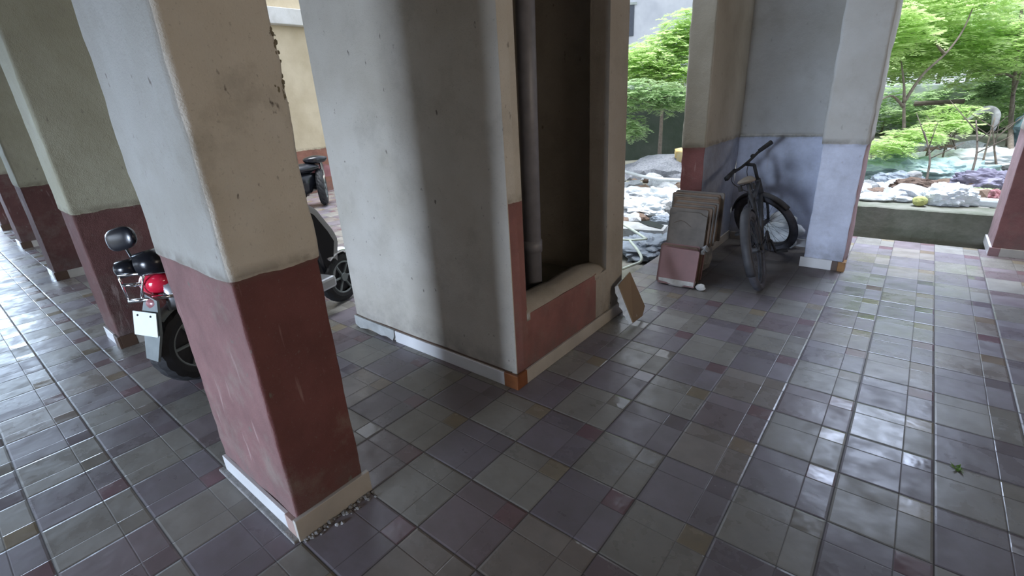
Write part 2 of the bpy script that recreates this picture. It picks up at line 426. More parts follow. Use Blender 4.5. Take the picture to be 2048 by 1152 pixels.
def pillar(name, x0, x1, y0, y1, face_mats, z1=2.95, lip=0.007, zl=1.02, rc=0.007, amp=0.004, step=0.045, seed=0, z0=0.0):
    """hand-plastered pillar: rounded footprint lofted up with an uneven surface; the paint line carries a small plaster lip.
    face_mats: material names for -y, +x, +y, -x"""
    bm = bmesh.new()
    loop = []
    def side(p, q, nrm):
        L = (Vector(q) - Vector(p)).length
        k = max(2, int(L / step))
        ts = sorted([i / k for i in range(k + 1)] + [0.007 / L, 1 - 0.007 / L])
        for t in ts:
            loop.append((Vector(p).lerp(Vector(q), t), Vector(nrm)))
    side((x0 + rc, y0), (x1 - rc, y0), (0, -1)); loop.append((Vector((x1 - rc * .3, y0 + rc * .3)), Vector((.7, -.7))))
    side((x1, y0 + rc), (x1, y1 - rc), (1, 0)); loop.append((Vector((x1 - rc * .3, y1 - rc * .3)), Vector((.7, .7))))
    side((x1 - rc, y1), (x0 + rc, y1), (0, 1)); loop.append((Vector((x0 + rc * .3, y1 - rc * .3)), Vector((-.7, .7))))
    side((x0, y1 - rc), (x0, y0 + rc), (-1, 0)); loop.append((Vector((x0 + rc * .3, y0 + rc * .3)), Vector((-.7, -.7))))
    zs = [z0]
    while zs[-1] < z1 - 0.07: zs.append(zs[-1] + 0.06)
    zs = sorted([z for z in zs if abs(z - zl) > 0.03] + [zl - 0.012, zl + 0.004]) + [z1]
    rings = []
    S = Vector((seed * 5.1, seed * 2.2, 0))
    for z in zs:
        r = []
        for p, nr in loop:
            P = Vector((p.x, p.y, z))
            off = amp * noise.noise(P * 4 + S) + amp * 0.5 * noise.noise(P * 13 + S)
            if abs(nr.x) > .5 and abs(nr.y) > .5: off += amp * 1.4 * noise.noise(P * 22 + S)
            if z > zl: off += lip * (1 + 0.6 * noise.noise(P * 9 + S))
            r.append(bm.verts.new((P.x + nr.x * off, P.y + nr.y * off, z)))
        rings.append(r)
    nL = len(loop)
    names = []
    for fm in face_mats:
        if fm not in names: names.append(fm)
    for a, b in zip(rings[:-1], rings[1:]):
        for k in range(nL):
            f = bm.faces.new((a[k], a[(k + 1) % nL], b[(k + 1) % nL], b[k]))
            nr = loop[k][1]
            if abs(nr.x) > .5 and abs(nr.y) > .5: nr = loop[(k + 1) % nL][1]
            f.material_index = names.index(face_mats[0 if nr.y < -.5 else 1 if nr.x > .5 else 2 if nr.y > .5 else 3])
    bm.faces.new(rings[-1]); bm.faces.new(rings[0][::-1])
    o = link(name, bm, names, smooth=True)
    return o

def struct(o, label=None):
    o['kind'] = 'structure'
    if label: o['label'] = label
    return o

def skirt(parent, x0, x1, y0, y1, z1, mat, z0=0.0, name='skirting', bev=0.002):
    bm = bmesh.new(); box(bm, x0, x1, y0, y1, z0, z1, bev)
    return link(name, bm, mat, parent)

# ------------------------------------------------------------------ floor, ceiling, walls
bm = bmesh.new()
def slab(bm, x0, x1, y0, y1, z0=-0.2, z1=0.0): box(bm, x0, x1, y0, y1, z0, z1)
slab(bm, -1.45, 2.6, -6.0, 3.56)
slab(bm, -8.6, -1.45, -6.0, 1.05)
slab(bm, -13.0, -8.6, -6.0, 1.05)
slab(bm, -8.6, -5.2, 1.05, 3.4)
struct(link('floor', bm, 'floor'))

bm = bmesh.new()
box(bm, -13.0, -2.75, -6.0, -0.6, 2.95, 3.15); box(bm, -2.75, 2.6, -6.0, 1.05, 2.95, 3.15)
box(bm, -1.6, 2.6, 1.05, 2.85, 2.95, 3.15)
struct(link('ceiling', bm, 'ceiling'))
bm = bmesh.new(); box(bm, -8.60, -8.42, -1.2, 3.4, 2.87, 3.12, 0.01)
o = struct(link('trim_1', bm, 'beam'), 'pale ceiling beam along the far cream wall')
bm = bmesh.new(); box(bm, -8.8, -8.6, -1.2, 3.6, 0, 4.6)
struct(link('wall_far', bm, 'warm'))
bm = bmesh.new()
tube(bm, smoothpts([(-8.585, 1.05, 1.6), (-8.585, 1.03, 2.0), (-8.585, 1.02, 2.44), (-8.585, 1.1, 2.47), (-8.585, 1.9, 2.47)], 4), 0.006, 5)
tag(link('wall_cable', bm, 'dark_brown_tile'), 'thin dark cable running up the far cream wall', 'cable')
bm = bmesh.new(); box(bm, -8.6, -8.45, 1.33, 1.42, 2.5, 2.87, 0.01)
tag(link('bracket_box', bm, 'dark_brown_tile'), 'small dark box under the beam on the far cream wall', 'box')

bm = bmesh.new(); box(bm, 2.4, 2.6, -6.0, 2.6, 0, 1.0); box(bm, 2.4, 2.6, -6.0, 2.6, 2.5, 2.95); box(bm, 2.4, 2.6, -6.0, -3.0, 1.0, 2.5); box(bm, 2.4, 2.6, 1.2, 3.7, 1.0, 2.5); box(bm, 2.4, 2.6, 2.6, 3.7, 0.0, 1.0); box(bm, 2.4, 2.6, 2.6, 2.85, 2.5, 2.95)
struct(link('wall_right', bm, 'cream_red'))  # unseen wall; its opening and sill are shaped to pass the warm fill
bm = bmesh.new(); box(bm, 5.6, 5.8, -4.0, 2.2, 0, 2.95); box(bm, 2.6, 5.6, -4.0, -3.8, 0, 2.95); box(bm, 2.6, 5.6, 2.0, 2.2, 0, 2.95); box(bm, 2.6, 5.8, -4.0, 2.2, 2.95, 3.1); box(bm, 2.6, 5.8, -4.0, 2.2, -0.2, 0.0)
struct(link('wall_fill_box', bm, 'warm'))  # unseen box added around the warm fill to keep sky light out
bm = bmesh.new(); box(bm, -0.9, 2.4, -6.0, -5.8, 0, 2.95); box(bm, -9.5, -0.9, -6.0, -5.8, 1.32, 2.95)  # low lintel over the openings added to weaken side daylight higher up
struct(link('wall_front', bm, 'cream_red'))
for k, (a, b) in enumerate(((-4.6, -3.1), (-13, -9.5))):
    bm = bmesh.new(); box(bm, a, b, -6.0, -5.8, 0, 2.95)
    struct(link('wall_side', bm, 'cream_red'))

bm = bmesh.new(); box(bm, -0.1, 0.75, -3.5, -3.2, 0, 2.95, 0.01)  # unseen block added to shade the floor at the right
struct(link('shade_block_behind', bm, 'cream_red'), 'added unseen block behind the viewer, shading the right floor')
# ------------------------------------------------------------------ pillars of the left row
def row_pillar(x1, w, y0, y1, mats, seed, beige=True, label=None, zl=0.96):
    p = struct(pillar('pillar', x1 - w, x1, y0, y1, mats, seed=seed, zl=zl), label)
    b = 0.085
    skirt(p, x1 - w, x1 - 0.09, y0 - 0.014, y0, b, 'skirt')
    skirt(p, x1, x1 + 0.012, y0 + 0.09, y1, b, 'skirt_beige')
    bm = bmesh.new()
    box(bm, x1 - 0.09, x1 + 0.014, y0 - 0.016, y0, 0, b + 0.002, 0.002)
    box(bm, x1, x1 + 0.014, y0, y0 + 0.09, 0, b + 0.002, 0.002)
    link('corner_tile', bm, 'dark_brown_tile', p)
    return p
# A: the nearest pillar
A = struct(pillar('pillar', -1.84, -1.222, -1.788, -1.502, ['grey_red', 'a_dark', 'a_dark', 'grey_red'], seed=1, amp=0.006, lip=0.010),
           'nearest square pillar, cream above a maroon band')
skirt(A, -1.84, -1.285, -1.803, -1.788, 0.088, 'skirt', z0=0.012)
skirt(A, -1.285, -1.222, -1.805, -1.788, 0.088, 'pink_tile', z0=0.012)
skirt(A, -1.222, -1.203, -1.805, -1.484, 0.098, 'skirt_beige')
skirt(A, -1.87, -1.21, -1.825, -1.80, 0.014, 'mortar', name='mortar_bed', bev=0.004)
bm = bmesh.new()
for i in range(70):
    t = rnd.random(); x = -1.203 + abs(rnd.gauss(0, 0.018)); y = -1.79 + t * 0.31
    blob(bm, (x, y, 0.002), rnd.uniform(0.004, 0.012), 1, 0.4, 2, i, (1, 1, 0.6))
tag(link('mortar_crumbs', bm, 'mortar', A), kind='stuff')
bm = bmesh.new()
for i in range(150):
    t = rnd.random(); z = 1.50 + 0.22 * t
    blob(bm, (-1.215 + rnd.uniform(-.006, .001), -1.506 + rnd.gauss(0, .007) - 0.006 * abs(z - 1.66) * 8, z), rnd.uniform(.002, .006), 1, .5, 2, i, (.5, 1.0, 1.5))
tag(link('moss_growth', bm, 'moss_brown', A), kind='stuff')
row_pillar(-3.80, 0.34, -1.70, -1.20, ['olive_red'] * 4, 2, label='second pillar of the row behind the silver scooter')
row_pillar(-6.33, 0.36, -1.62, -1.00, ['olive_red'] * 4, 3, label='third pillar of the receding row')
row_pillar(-8.60, 0.40, -1.58, -1.00, ['olive_red'] * 4, 4, label='fourth pillar of the receding row')
row_pillar(-10.6, 0.40, -1.55, -1.00, ['olive_red'] * 4, 5, label='fifth pillar of the receding row, near the bright end')

# ------------------------------------------------------------------ B: the service shaft
bx0, bx1, by0, by1 = -2.655, -1.165, -0.545, 0.69
def plaster_panel(bm, fixed, axis, s0, s1, z0, z1, thick, mi=0, seed=0, amp=0.004, zl=1.02, lip=0.0):
    """slab panel with uneven front; axis 'x': lies in plane x=fixed facing +x, spans y s0..s1; axis 'y': plane y=fixed facing -y"""
    nu = max(2, int((s1 - s0) / 0.05)); nz = max(2, int((z1 - z0) / 0.06))
    G = []
    for j in range(nz + 1):
        r = []
        for i in range(nu + 1):
            s = s0 + (s1 - s0) * i / nu; z = z0 + (z1 - z0) * j / nz
            P = Vector((fixed, s, z)) if axis == 'x' else Vector((s, fixed, z))
            off = amp * noise.noise(P * 4 + Vector((seed, 0, 0)))
            e = min(i, nu - i)
            if e == 0: off = -0.006
            if z > zl: off += lip
            P += Vector((off, 0, 0)) if axis == 'x' else Vector((0, -off, 0))
            r.append(bm.verts.new(P))
        G.append(r)
    for j in range(nz):
        for i in range(nu):
            f = bm.faces.new((G[j][i], G[j][i + 1], G[j + 1][i + 1], G[j + 1][i])); f.material_index = mi
    # back and rim
    d = Vector((-thick, 0, 0)) if axis == 'x' else Vector((0, thick, 0))
    rim = [G[0][i] for i in range(nu + 1)] + [G[j][nu] for j in range(1, nz + 1)] + [G[nz][i] for i in range(nu - 1, -1, -1)] + [G[j][0] for j in range(nz - 1, 0, -1)]
    back = [bm.verts.new(v.co + d) for v in rim]
    n = len(rim)
    for i in range(n):
        f = bm.faces.new((rim[i], back[i], back[(i + 1) % n], rim[(i + 1) % n])); f.material_index = mi
    f = bm.faces.new(back); f.material_index = mi
B = struct(link('service_shaft', (lambda b: (plaster_panel(b, by0, 'y', bx0, bx1 - 0.006, 0, 2.95, 0.11, seed=3, amp=0.006), b)[1])(bmesh.new()), 'cream', smooth=False),
           'square masonry shaft with a tall dark opening holding a pipe')
def bpart(name, mat, *panels, z=None):
    bm = bmesh.new()
    for a in panels: plaster_panel(bm, *a[0], **a[1])
    return link(name, bm, mat, B)
bpart('opening_jamb', 'cream_red', ((bx1, 'x', by0 + 0.012, -0.425, 0.0, 2.95, 0.115), dict(seed=5)))
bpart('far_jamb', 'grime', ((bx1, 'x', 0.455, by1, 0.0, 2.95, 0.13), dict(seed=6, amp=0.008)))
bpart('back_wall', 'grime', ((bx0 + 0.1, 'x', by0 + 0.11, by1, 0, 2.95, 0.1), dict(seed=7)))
bm = bmesh.new()
plaster_panel(bm, bx1, 'x', -0.427, 0.32, 0, 0.40, 0.125, 0, 8, 0.004)
plaster_panel(bm, bx1, 'x', 0.32, 0.456, 0, 0.39, 0.125, 1, 8, 0.004)
link('opening_parapet', bm, ['cream_red', 'grime'], B)
# sloping mortar sill on the parapet
bm = bmesh.new()
n_ = 26; rows = []
for i in range(n_ + 1):
    t = i / n_; y = -0.43 + t * 0.89
    zt = 0.47 - 0.06 * t + 0.03 * math.exp(-((t - 0.75) / 0.22) ** 2) + 0.006 * noise.noise(Vector((y * 9, 0, 0)))
    r = []
    for k in range(7):
        s = k / 6; x = bx1 - 0.003 - 0.13 * s
        z = (zt - 0.05) + 0.05 * math.sin(min(1, s * 1.8) * PI / 2) + 0.004 * noise.noise(Vector((x * 30, y * 14, 3)))
        r.append(bm.verts.new((x, y, z)))
    r.append(bm.verts.new((bx1 - 0.133, y, 0.30))); r.append(bm.verts.new((bx1 - 0.003, y, 0.36)))
    rows.append(r)
for a, b in zip(rows[:-1], rows[1:]):
    for k in range(9): bm.faces.new((a[k], a[(k + 1) % 9], b[(k + 1) % 9], b[k]))
bm.faces.new(rows[0]); bm.faces.new(rows[-1][::-1])
link('sill', bm, 'grime', B, smooth=True)
bm = bmesh.new()
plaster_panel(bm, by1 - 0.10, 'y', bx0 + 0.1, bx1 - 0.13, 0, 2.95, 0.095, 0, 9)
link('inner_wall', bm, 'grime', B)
# skirting round the shaft
skirt(B, -2.20, -1.245, by0 - 0.016, by0, 0.082, 'skirt')
skirt(B, bx1, bx1 + 0.014, -0.475, by1, 0.085, 'skirt_beige')
bm = bmesh.new()
box(bm, -1.245, bx1 + 0.016, by0 - 0.018, by0, 0, 0.086, 0.002)
box(bm, bx1, bx1 + 0.016, by0, -0.475, 0, 0.086, 0.002)
link('corner_tile', bm, 'brown_tile', B)
bm = bmesh.new()   # broken end of the skirting
poly = [(0, 0.02), (0.05, 0.0), (0.13, 0.012), (0.17, 0.03), (0.22, 0.015), (0.30, 0.006), (0.36, 0.02), (0.42, 0.0), (0.445, 0.04), (0.45, 0.085), (0, 0.09)]
prism(bm, poly, 0.02, Matrix.Translation((-2.655, by0 - 0.008, 0)))
link('broken_skirting', bm, 'concrete_light', B)
bm = bmesh.new()
box(bm, -2.66, -1.2, by0 - 0.004, by0 + 0.002, 0.082, 0.092)
link('skirting_gap', bm, 'dark_brown_tile', B)
# pipe inside the shaft and debris at its foot
bm = bmesh.new()
cyl(bm, (-1.40, -0.055, 0.05), (-1.40, -0.02, 2.94), 0.052, 20)
for z in (0.62, 2.1): cyl(bm, (-1.40, -0.055 + z * 0.012, z), (-1.40, -0.053 + z * 0.012, z + 0.07), 0.058, 20)
tag(link('drain_pipe', bm, 'pipe', smooth=True), 'tall grey drain pipe standing inside the dark shaft opening', 'pipe')
bm = bmesh.new(); box(bm, bx0 + 0.1, bx1 - 0.12, by0 + 0.11, by1 - 0.1, 0.0, 0.30)
link('debris_bed', bm, 'soil', B)
for i, (x, y, r) in enumerate(((-1.36, -0.30, 0.05), (-1.45, -0.2, 0.045), (-1.33, 0.08, 0.04), (-1.5, 0.06, 0.05), (-1.38, 0.2, 0.035))):
    bm = bmesh.new(); blob(bm, (x, y, 0.30 + r * 0.7), r, 2, 0.5, 1.8, i + 3)
    tag(link('debris_lump', bm, ['rock_grey', 'rock_brown', 'soil'][i % 3]), 'small lump of debris at the foot of the pipe in the shaft', 'debris', 'debris lumps in the shaft')

# ------------------------------------------------------------------ C, D, E and the bay wall
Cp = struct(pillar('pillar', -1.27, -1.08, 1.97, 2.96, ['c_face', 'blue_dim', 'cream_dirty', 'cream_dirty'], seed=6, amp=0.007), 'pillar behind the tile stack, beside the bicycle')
skirt(Cp, -1.08, -1.066, 2.02, 2.94, 0.085, 'skirt_beige')
Dp = struct(pillar('pillar', -0.285, 0.0, 2.35, 2.78, ['blue', 'pink', 'blue', 'blue'], seed=7, amp=0.006, lip=0.012), 'pale blue-footed pillar right of the bicycle')
skirt(Dp, -0.31, -0.075, 2.334, 2.35, 0.085, 'skirt')
bm = bmesh.new(); box(bm, -0.075, -0.032, 2.336, 2.35, 0, 0.08, 0.002)
link('corner_tile', bm, 'dark_brown_tile', Dp)
bm = bmesh.new(); box(bm, -0.032, 0.02, 2.332, 2.35, 0, 0.08, 0.002); box(bm, 0.0, 0.02, 2.35, 2.43, 0, 0.08, 0.002)
link('corner_tile', bm, 'ochre_tile', Dp)
bm = bmesh.new(); plaster_panel(bm, 2.95, 'y', -1.08, -0.05, 0, 2.95, 0.15, seed=12)
W = struct(link('wall_back', bm, 'blue'))
bm = bmesh.new()
tube(bm, [(-1.08, 2.948, 1.03), (-0.7, 2.947, 1.035), (-0.28, 2.948, 1.03)], 0.010, 6)
link('plaster_ledge', bm, 'blue', W)
skirt(W, -0.50, -0.29, 2.936, 2.95, 0.075, 'skirt')
skirt(W, -1.06, -0.52, 2.936, 2.95, 0.075, 'skirt_beige')
Ep = struct(pillar('pillar', 0.965, 1.45, 3.39, 3.85, ['cream_red', 'cream_red', 'cream_red', 'pink'], seed=8), 'maroon-footed pillar at the right edge')
skirt(Ep, 1.02, 1.45, 3.376, 3.39, 0.07, 'skirt_beige')
skirt(Ep, 0.95, 1.02, 3.374, 3.39, 0.07, 'tile_maroon')
skirt(Ep, 0.948, 0.965, 3.39, 3.85, 0.075, 'skirt')

bm = bmesh.new(); box(bm, 1.45, 2.4, 3.55, 3.7, 0, 2.95)
struct(link('wall_sky_block', bm, 'cream_red'))  # unseen wall added to block yard sky from the right
# ------------------------------------------------------------------ outside ground, kerbs, boundary
def ground_h(x, y):
    # yard beyond the low kerb is filled with rubble, the strip west of the shaft lies lower
    h = -0.06
    if x > -1.2:
        t = min(1, max(0, (y - 3.95) / 0.3))
        h = -0.16 + t * 0.40 + 0.10 * min(1, max(0, (y - 5) / 4))
    k = min(1, max(0, (-1.3 - x) / 0.8))
    h2 = -0.10 + 0.05 * min(1, max(0, (y - 2) / 4))
    if y > 3.9: h = h * (1 - k) + h2 * k
    elif x <= -1.2: h = h2
    return h + 0.045 * noise.noise(Vector((x * 1.6, y * 1.6, 0))) + 0.015 * noise.noise(Vector((x * 7, y * 7, 4)))
bm = bmesh.new()
xs = [-16 + i * 0.25 for i in range(int(24 / 0.25) + 1)]
ys = [1.05 + i * 0.25 for i in range(int(13 / 0.25) + 1)]
G = {}
def inside(x, y):
    return (x > -1.45 and y < 3.5) or (-8.8 < x < -5.2 and y < 3.4)
for i, x in enumerate(xs):
    for j, y in enumerate(ys):
        z = ground_h(x, y)
        if inside(x, y): z = -0.25
        G[i, j] = bm.verts.new((x, y, z))
for i in range(len(xs) - 1):
    for j in range(len(ys) - 1):
        bm.faces.new((G[i, j], G[i + 1, j], G[i + 1, j + 1], G[i, j + 1]))
struct(link('ground', bm, 'soil', smooth=True))
bm = bmesh.new(); box(bm, -60, 60, -60, 60, -0.5, -0.32)
struct(link('ground_far', bm, 'soil'))
# low kerb wall
bm = bmesh.new()
n_ = 40
R_ = []
for i in range(n_ + 1):
    t = i / n_; x = -0.6 + t * 3.4; yy = 3.86 + 0.02 * noise.noise(Vector((x * 3, 0, 0)))
    zt = 0.255 + 0.008 * noise.noise(Vector((x * 6, 1, 0)))
    prof = [(yy, -0.2), (yy - 0.01 + 0.01 * noise.noise(Vector((x * 9, 5, 0))), 0.05), (yy, zt - 0.01), (yy + 0.015, zt), (yy + 0.30, zt + 0.004), (yy + 0.31, -0.2)]
    R_.append([bm.verts.new((x, a, b)) for a, b in prof])
for a, b in zip(R_[:-1], R_[1:]):
    for k in range(5): bm.faces.new((a[k], a[k + 1], b[k + 1], b[k]))
bm.faces.new(R_[0]); bm.faces.new(R_[-1][::-1])
struct(link('kerb_wall', bm, 'concrete', smooth=False), 'low mossy concrete kerb at the edge of the yard')
# dark mossy boundary wall seen through the gap
bm = bmesh.new()
d = Matrix.Translation((-5.0, 9.0, 0)) @ Matrix.Rotation(math.radians(38), 4, 'Z')
box(bm, -4.5, 4.5, -0.12, 0.12, -0.3, 1.55, 0.02, d)
struct(link('boundary_wall', bm, 'mossy'), 'dark mossy boundary wall behind the rubble pile')
bm = bmesh.new()
box(bm, -1.5, 9.0, 12.0, 12.25, -0.3, 1.3, 0.02)
struct(link('boundary_wall', bm, 'building'), 'concrete boundary wall at the back of the yard')
# neighbouring building
bld = thing('neighbour_building', 'pale grey building rising behind the trees, seen through the gap', 'building', (-9.5, 15.5, 0))
d = Matrix.Rotation(math.radians(35), 4, 'Z')
bm = bmesh.new(); box(bm, -7, 7, 0, 5, -0.3, 7.5, 0.0, d); link('facade', bm, 'building', bld)
bm = bmesh.new(); box(bm, -7.05, 7.05, -0.12, 0.0, 2.55, 2.85, 0.0, d); link('ledge', bm, 'building_band', bld)
for k in range(4):
    bm = bmesh.new(); x = -6.6 + k * 3.3
    box(bm, x, x + 1.1, -0.03, 0.02, 3.4, 4.4, 0.0, d); wdw = link('window', bm, 'glass', bld)
    bm = bmesh.new(); box(bm, x - .08, x + 1.18, -0.06, -0.03, 4.40, 4.48, 0, d); box(bm, x + 0.52, x + 0.58, -0.06, -0.03, 3.4, 4.4, 0, d)
    link('window_frame', bm, 'building_band', wdw)

# ------------------------------------------------------------------ tile stack
def leaning_tile(cx, cy, z0, lean, mat, size=0.298, thick=0.011, yaw=0.0, label='', group=None, name='floor_tile', notch=0, mortar=False, seed=0):
    """square tile standing on its edge and leaning back (+y)"""
    r = random.Random(seed)
    m = Matrix.Rotation(yaw, 4, 'Z') @ Matrix.Rotation(-lean, 4, 'X')
    s = size
    poly = [(-s / 2 + r.uniform(0, .006), 0), (s / 2 - .004, r.uniform(0, .004)), (s / 2, .006), (s / 2, s - .012), (s / 2 - .010, s - .002), (-s / 2 + .012, s), (-s / 2, s - .010), (-s / 2, .008)]
    if notch == 1: poly = [(-s / 2, 0), (s / 2, 0), (s / 2, s * .9), (s * .36, s * .95), (s * .30, s), (-s * .3, s), (-s * .38, s * .93), (-s / 2, s * .9)]
    bm = bmesh.new()
    prism(bm, poly, thick, m)
    o = link(name, bm, mat)
    o.location = (cx, cy, z0)
    tag(o, label, 'tile', group)
    if mortar:
        bm = bmesh.new()
        pl = [(-s / 2 + .01, .055), (-s / 2 + .005, .012), (-s * .42, -.004), (-s * .3, .006), (-s * .15, -.006), (0, -.012), (s * .12, -.014), (s * .22, .0), (s * .3, .004), (s * .42, .002), (s / 2 - .008, .006), (s / 2 - .004, .055)]
        prism(bm, pl, 0.035, m @ Matrix.Translation((0, 0.0225, 0)))
        # ragged face strip showing below the glazed part
        link('mortar_edge', bm, 'white_mortar', o)
        bm = bmesh.new()
        pl2 = [(-s / 2 + .004, .045), (-s / 2 + .01, .02), (-s * .25, .016), (-s * .1, .004), (s * .15, .0), (s * .25, .014), (s / 2 - .004, .016), (s / 2 - .004, .048)]
        prism(bm, pl2, 0.006, m @ Matrix.Translation((0, -0.0085, 0)))
        link('bare_strip', bm, 'white_mortar', o)
    return o
leaning_tile(-1.02, 1.345, 0.008, math.radians(14), 'tile_maroon', label='dusty maroon tile at the front of the leaning stack, ragged mortar below', group=None, mortar=True, seed=1)
gl = 'leaning tiles in the lower tier'
for k in range(7):
    leaning_tile(-1.045 + rnd.uniform(-.018, .01), 1.368 + 0.033 + k * 0.028, 0.0, math.radians(14 - k * 0.5), ['tile_maroon', 'tile_brown', 'tile_maroon', 'tile_brown'][k % 4], size=0.30 + 0.004 * (k % 3),
                 thick=0.018, yaw=rnd.uniform(-.05, .05), label='maroon or brown tile leaning behind the front tile of the stack', group=gl, seed=k + 2)
o = leaning_tile(-1.03, 1.53, 0.272, math.radians(10), 'tile_grey', size=0.29, notch=1, yaw=0.03, label='cracked dusty grey tile facing out in the middle of the stack', seed=20, thick=0.014)
bm = bmesh.new()
mm = Matrix.Rotation(0.03, 4, 'Z') @ Matrix.Rotation(-math.radians(10), 4, 'X')
cpts = [mm @ Vector(p) for p in ((-0.11, -0.0075, .20), (-0.06, -0.0075, .222), (-0.02, -0.0075, .21), (0.03, -0.0075, .175))]
tube(bm, cpts, 0.0016, 4)
link('crack', bm, 'dark_brown_tile', o)
for k in range(6):
    leaning_tile(-1.035 + rnd.uniform(-.02, .02), 1.562 + k * 0.027, 0.275, math.radians(9 - k * 0.4), ['tile_grey', 'tile_brown'][k % 2], size=0.31 + 0.010 * k, thick=0.017, yaw=rnd.uniform(-.05, .05),
                 label='dusty tile leaning behind the cracked grey tile of the stack', group='leaning tiles in the upper tier', seed=k + 30)
for k in range(4):
    leaning_tile(-1.06 + rnd.uniform(-.02, .02), 1.745 + k * 0.035, 0.27, math.radians(4 - k * 0.5), ['tile_brown', 'tile_grey'][k % 2], size=0.37 + 0.012 * k, thick=0.02, yaw=rnd.uniform(-.03, .03),
                 label='tall brown-edged slab at the back of the stack against the pillar', group='tall slabs at the back of the stack', seed=k + 50)
# supporting block under the upper tiers (broken masonry hidden by the front tiles)
bm = bmesh.new()
blob(bm, (-1.035, 1.74, 0.14), 0.17, 3, 0.12, 1.4, 4, (0.86, 1.0, 0.92), flat=-0.14)
bmesh.ops.translate(bm, verts=bm.verts[:], vec=(0, 0.05, 0))
tag(link('masonry_block', bm, 'mortar'), 'rough masonry lump carrying the upper tiles of the stack', 'rubble')
for i, (x, y, r, sz) in enumerate(((-0.82, 1.36, 0.032, (1.2, 0.8, 0.9)),)):
    bm = bmesh.new(); blob(bm, (x, y, r * 0.75), r, 2, 0.35, 1.5, 9, sz)
    tag(link('mortar_chip', bm, 'white_mortar'), 'pale chip of mortar on the floor right of the tile stack', 'rubble')
for k, (x, y, z, r) in enumerate(((-0.865, 1.545, 0.285, 0.036), (-0.87, 1.50, 0.27, 0.026))):
    bm = bmesh.new(); blob(bm, (x, y, z), r, 1, 0.6, 1.9, 12 + k, (0.7, 1.3, 0.9))
    tag(link('mortar_lump', bm, 'rock_grey'), 'grey mortar lump caught on the right side of the tile stack', 'rubble', 'mortar lumps on the stack')

# tan slab with mortar leaning on the shaft corner
sl = thing('broken_tile', 'tan tile with thick white mortar back leaning on the shaft corner', 'tile', (-1.03, 0.58, 0))
P = [Vector((-1.035, 0.655, 0.335)), Vector((-0.955, 0.435, -0.0)), Vector((-0.955, 0.70, -0.0)), Vector((-1.035, 0.40, 0.335))]
def quadslab(bm, c4, t, n):
    """c4 corner points, extrude by vector n*t"""
    a = [bm.verts.new(p) for p in c4]; b = [bm.verts.new(p + n * t) for p in c4]
    bm.faces.new(a); bm.faces.new(b[::-1])
    for i in range(len(c4)): bm.faces.new((a[i], b[i], b[(i + 1) % len(c4)], a[(i + 1) % len(c4)]))
def at(u, v, ax, val):
    d = RWC.transposed() @ Vector(((u - 1024) / F_PX, (v - 576) / F_PX, 1))
    return CAM + d * ((val - CAM[ax]) / d[ax])
# tile corners: read on a plane that leans from the floor to the shaft
q = [at(1238, 570, 0, -1.105), at(1260, 543, 0, -1.115), at(1290, 612, 0, -1.0), at(1285, 632, 0, -0.975), at(1267, 645, 0, -0.965)]
ctr = Vector((-1.03, 0.58, 0))
nrm = (q[1] - q[0]).cross(q[4] - q[0]).normalized()
if nrm.x > 0: nrm = -nrm
bm = bmesh.new(); quadslab(bm, [p - ctr for p in q], 0.010, nrm)
link('tile', bm, 'tile_tan', sl)
bm = bmesh.new()
q0, q4 = q[0] - ctr, q[4] - ctr
L = []
for i in range(15):
    t = i / 14
    e = q0.lerp(q4, t)
    w_ = 0.022 + 0.016 * math.sin(t * PI) + 0.010 * noise.noise(Vector((t * 9, 2, 0)))
    L.append((e, w_))
opp = (q[1] - q[0]) * 0.9
tt = []
for e, w_ in L:
    a = e + nrm * 0.010; b = e + nrm * (0.012 + w_) + Vector((0, -0.012, 0)) * (1 + noise.noise(e * 40)); c = e + opp * 0.5 + nrm * (0.012 + w_ * 0.8); dd_ = e + opp * 0.5 + nrm * 0.010
    tt.append([bm.verts.new(Vector((p.x, p.y, max(p.z, 0.001)))) for p in (a, b, c, dd_)])
for a, b in zip(tt[:-1], tt[1:]):
    for k in range(4): bm.faces.new((a[k], a[(k + 1) % 4], b[(k + 1) % 4], b[k]))
bm.faces.new(tt[0]); bm.faces.new(tt[-1][::-1])
link('mortar_backing', bm, 'white_mortar', sl)

# small weed in a tile joint
wd = at(1915, 940, 2, 0.0)
o = thing('weed', 'tiny green weed growing from a tile joint in the floor', 'plant', wd)
bm = bmesh.new()
for i in range(16):
    a = rnd.uniform(0, 2 * PI); l = rnd.uniform(0.01, 0.03)
    p = Vector((rnd.gauss(0, .004), rnd.gauss(0, .012), 0.001)); qv = p + Vector((math.cos(a) * l, math.sin(a) * l, rnd.uniform(0.004, 0.02)))
    s_ = Vector((-math.sin(a), math.cos(a), 0)) * 0.004
    bm.faces.new([bm.verts.new(v) for v in (p, p.lerp(qv, .5) + s_, qv, p.lerp(qv, .5) - s_)])
link('leaves', bm, 'weed', o)

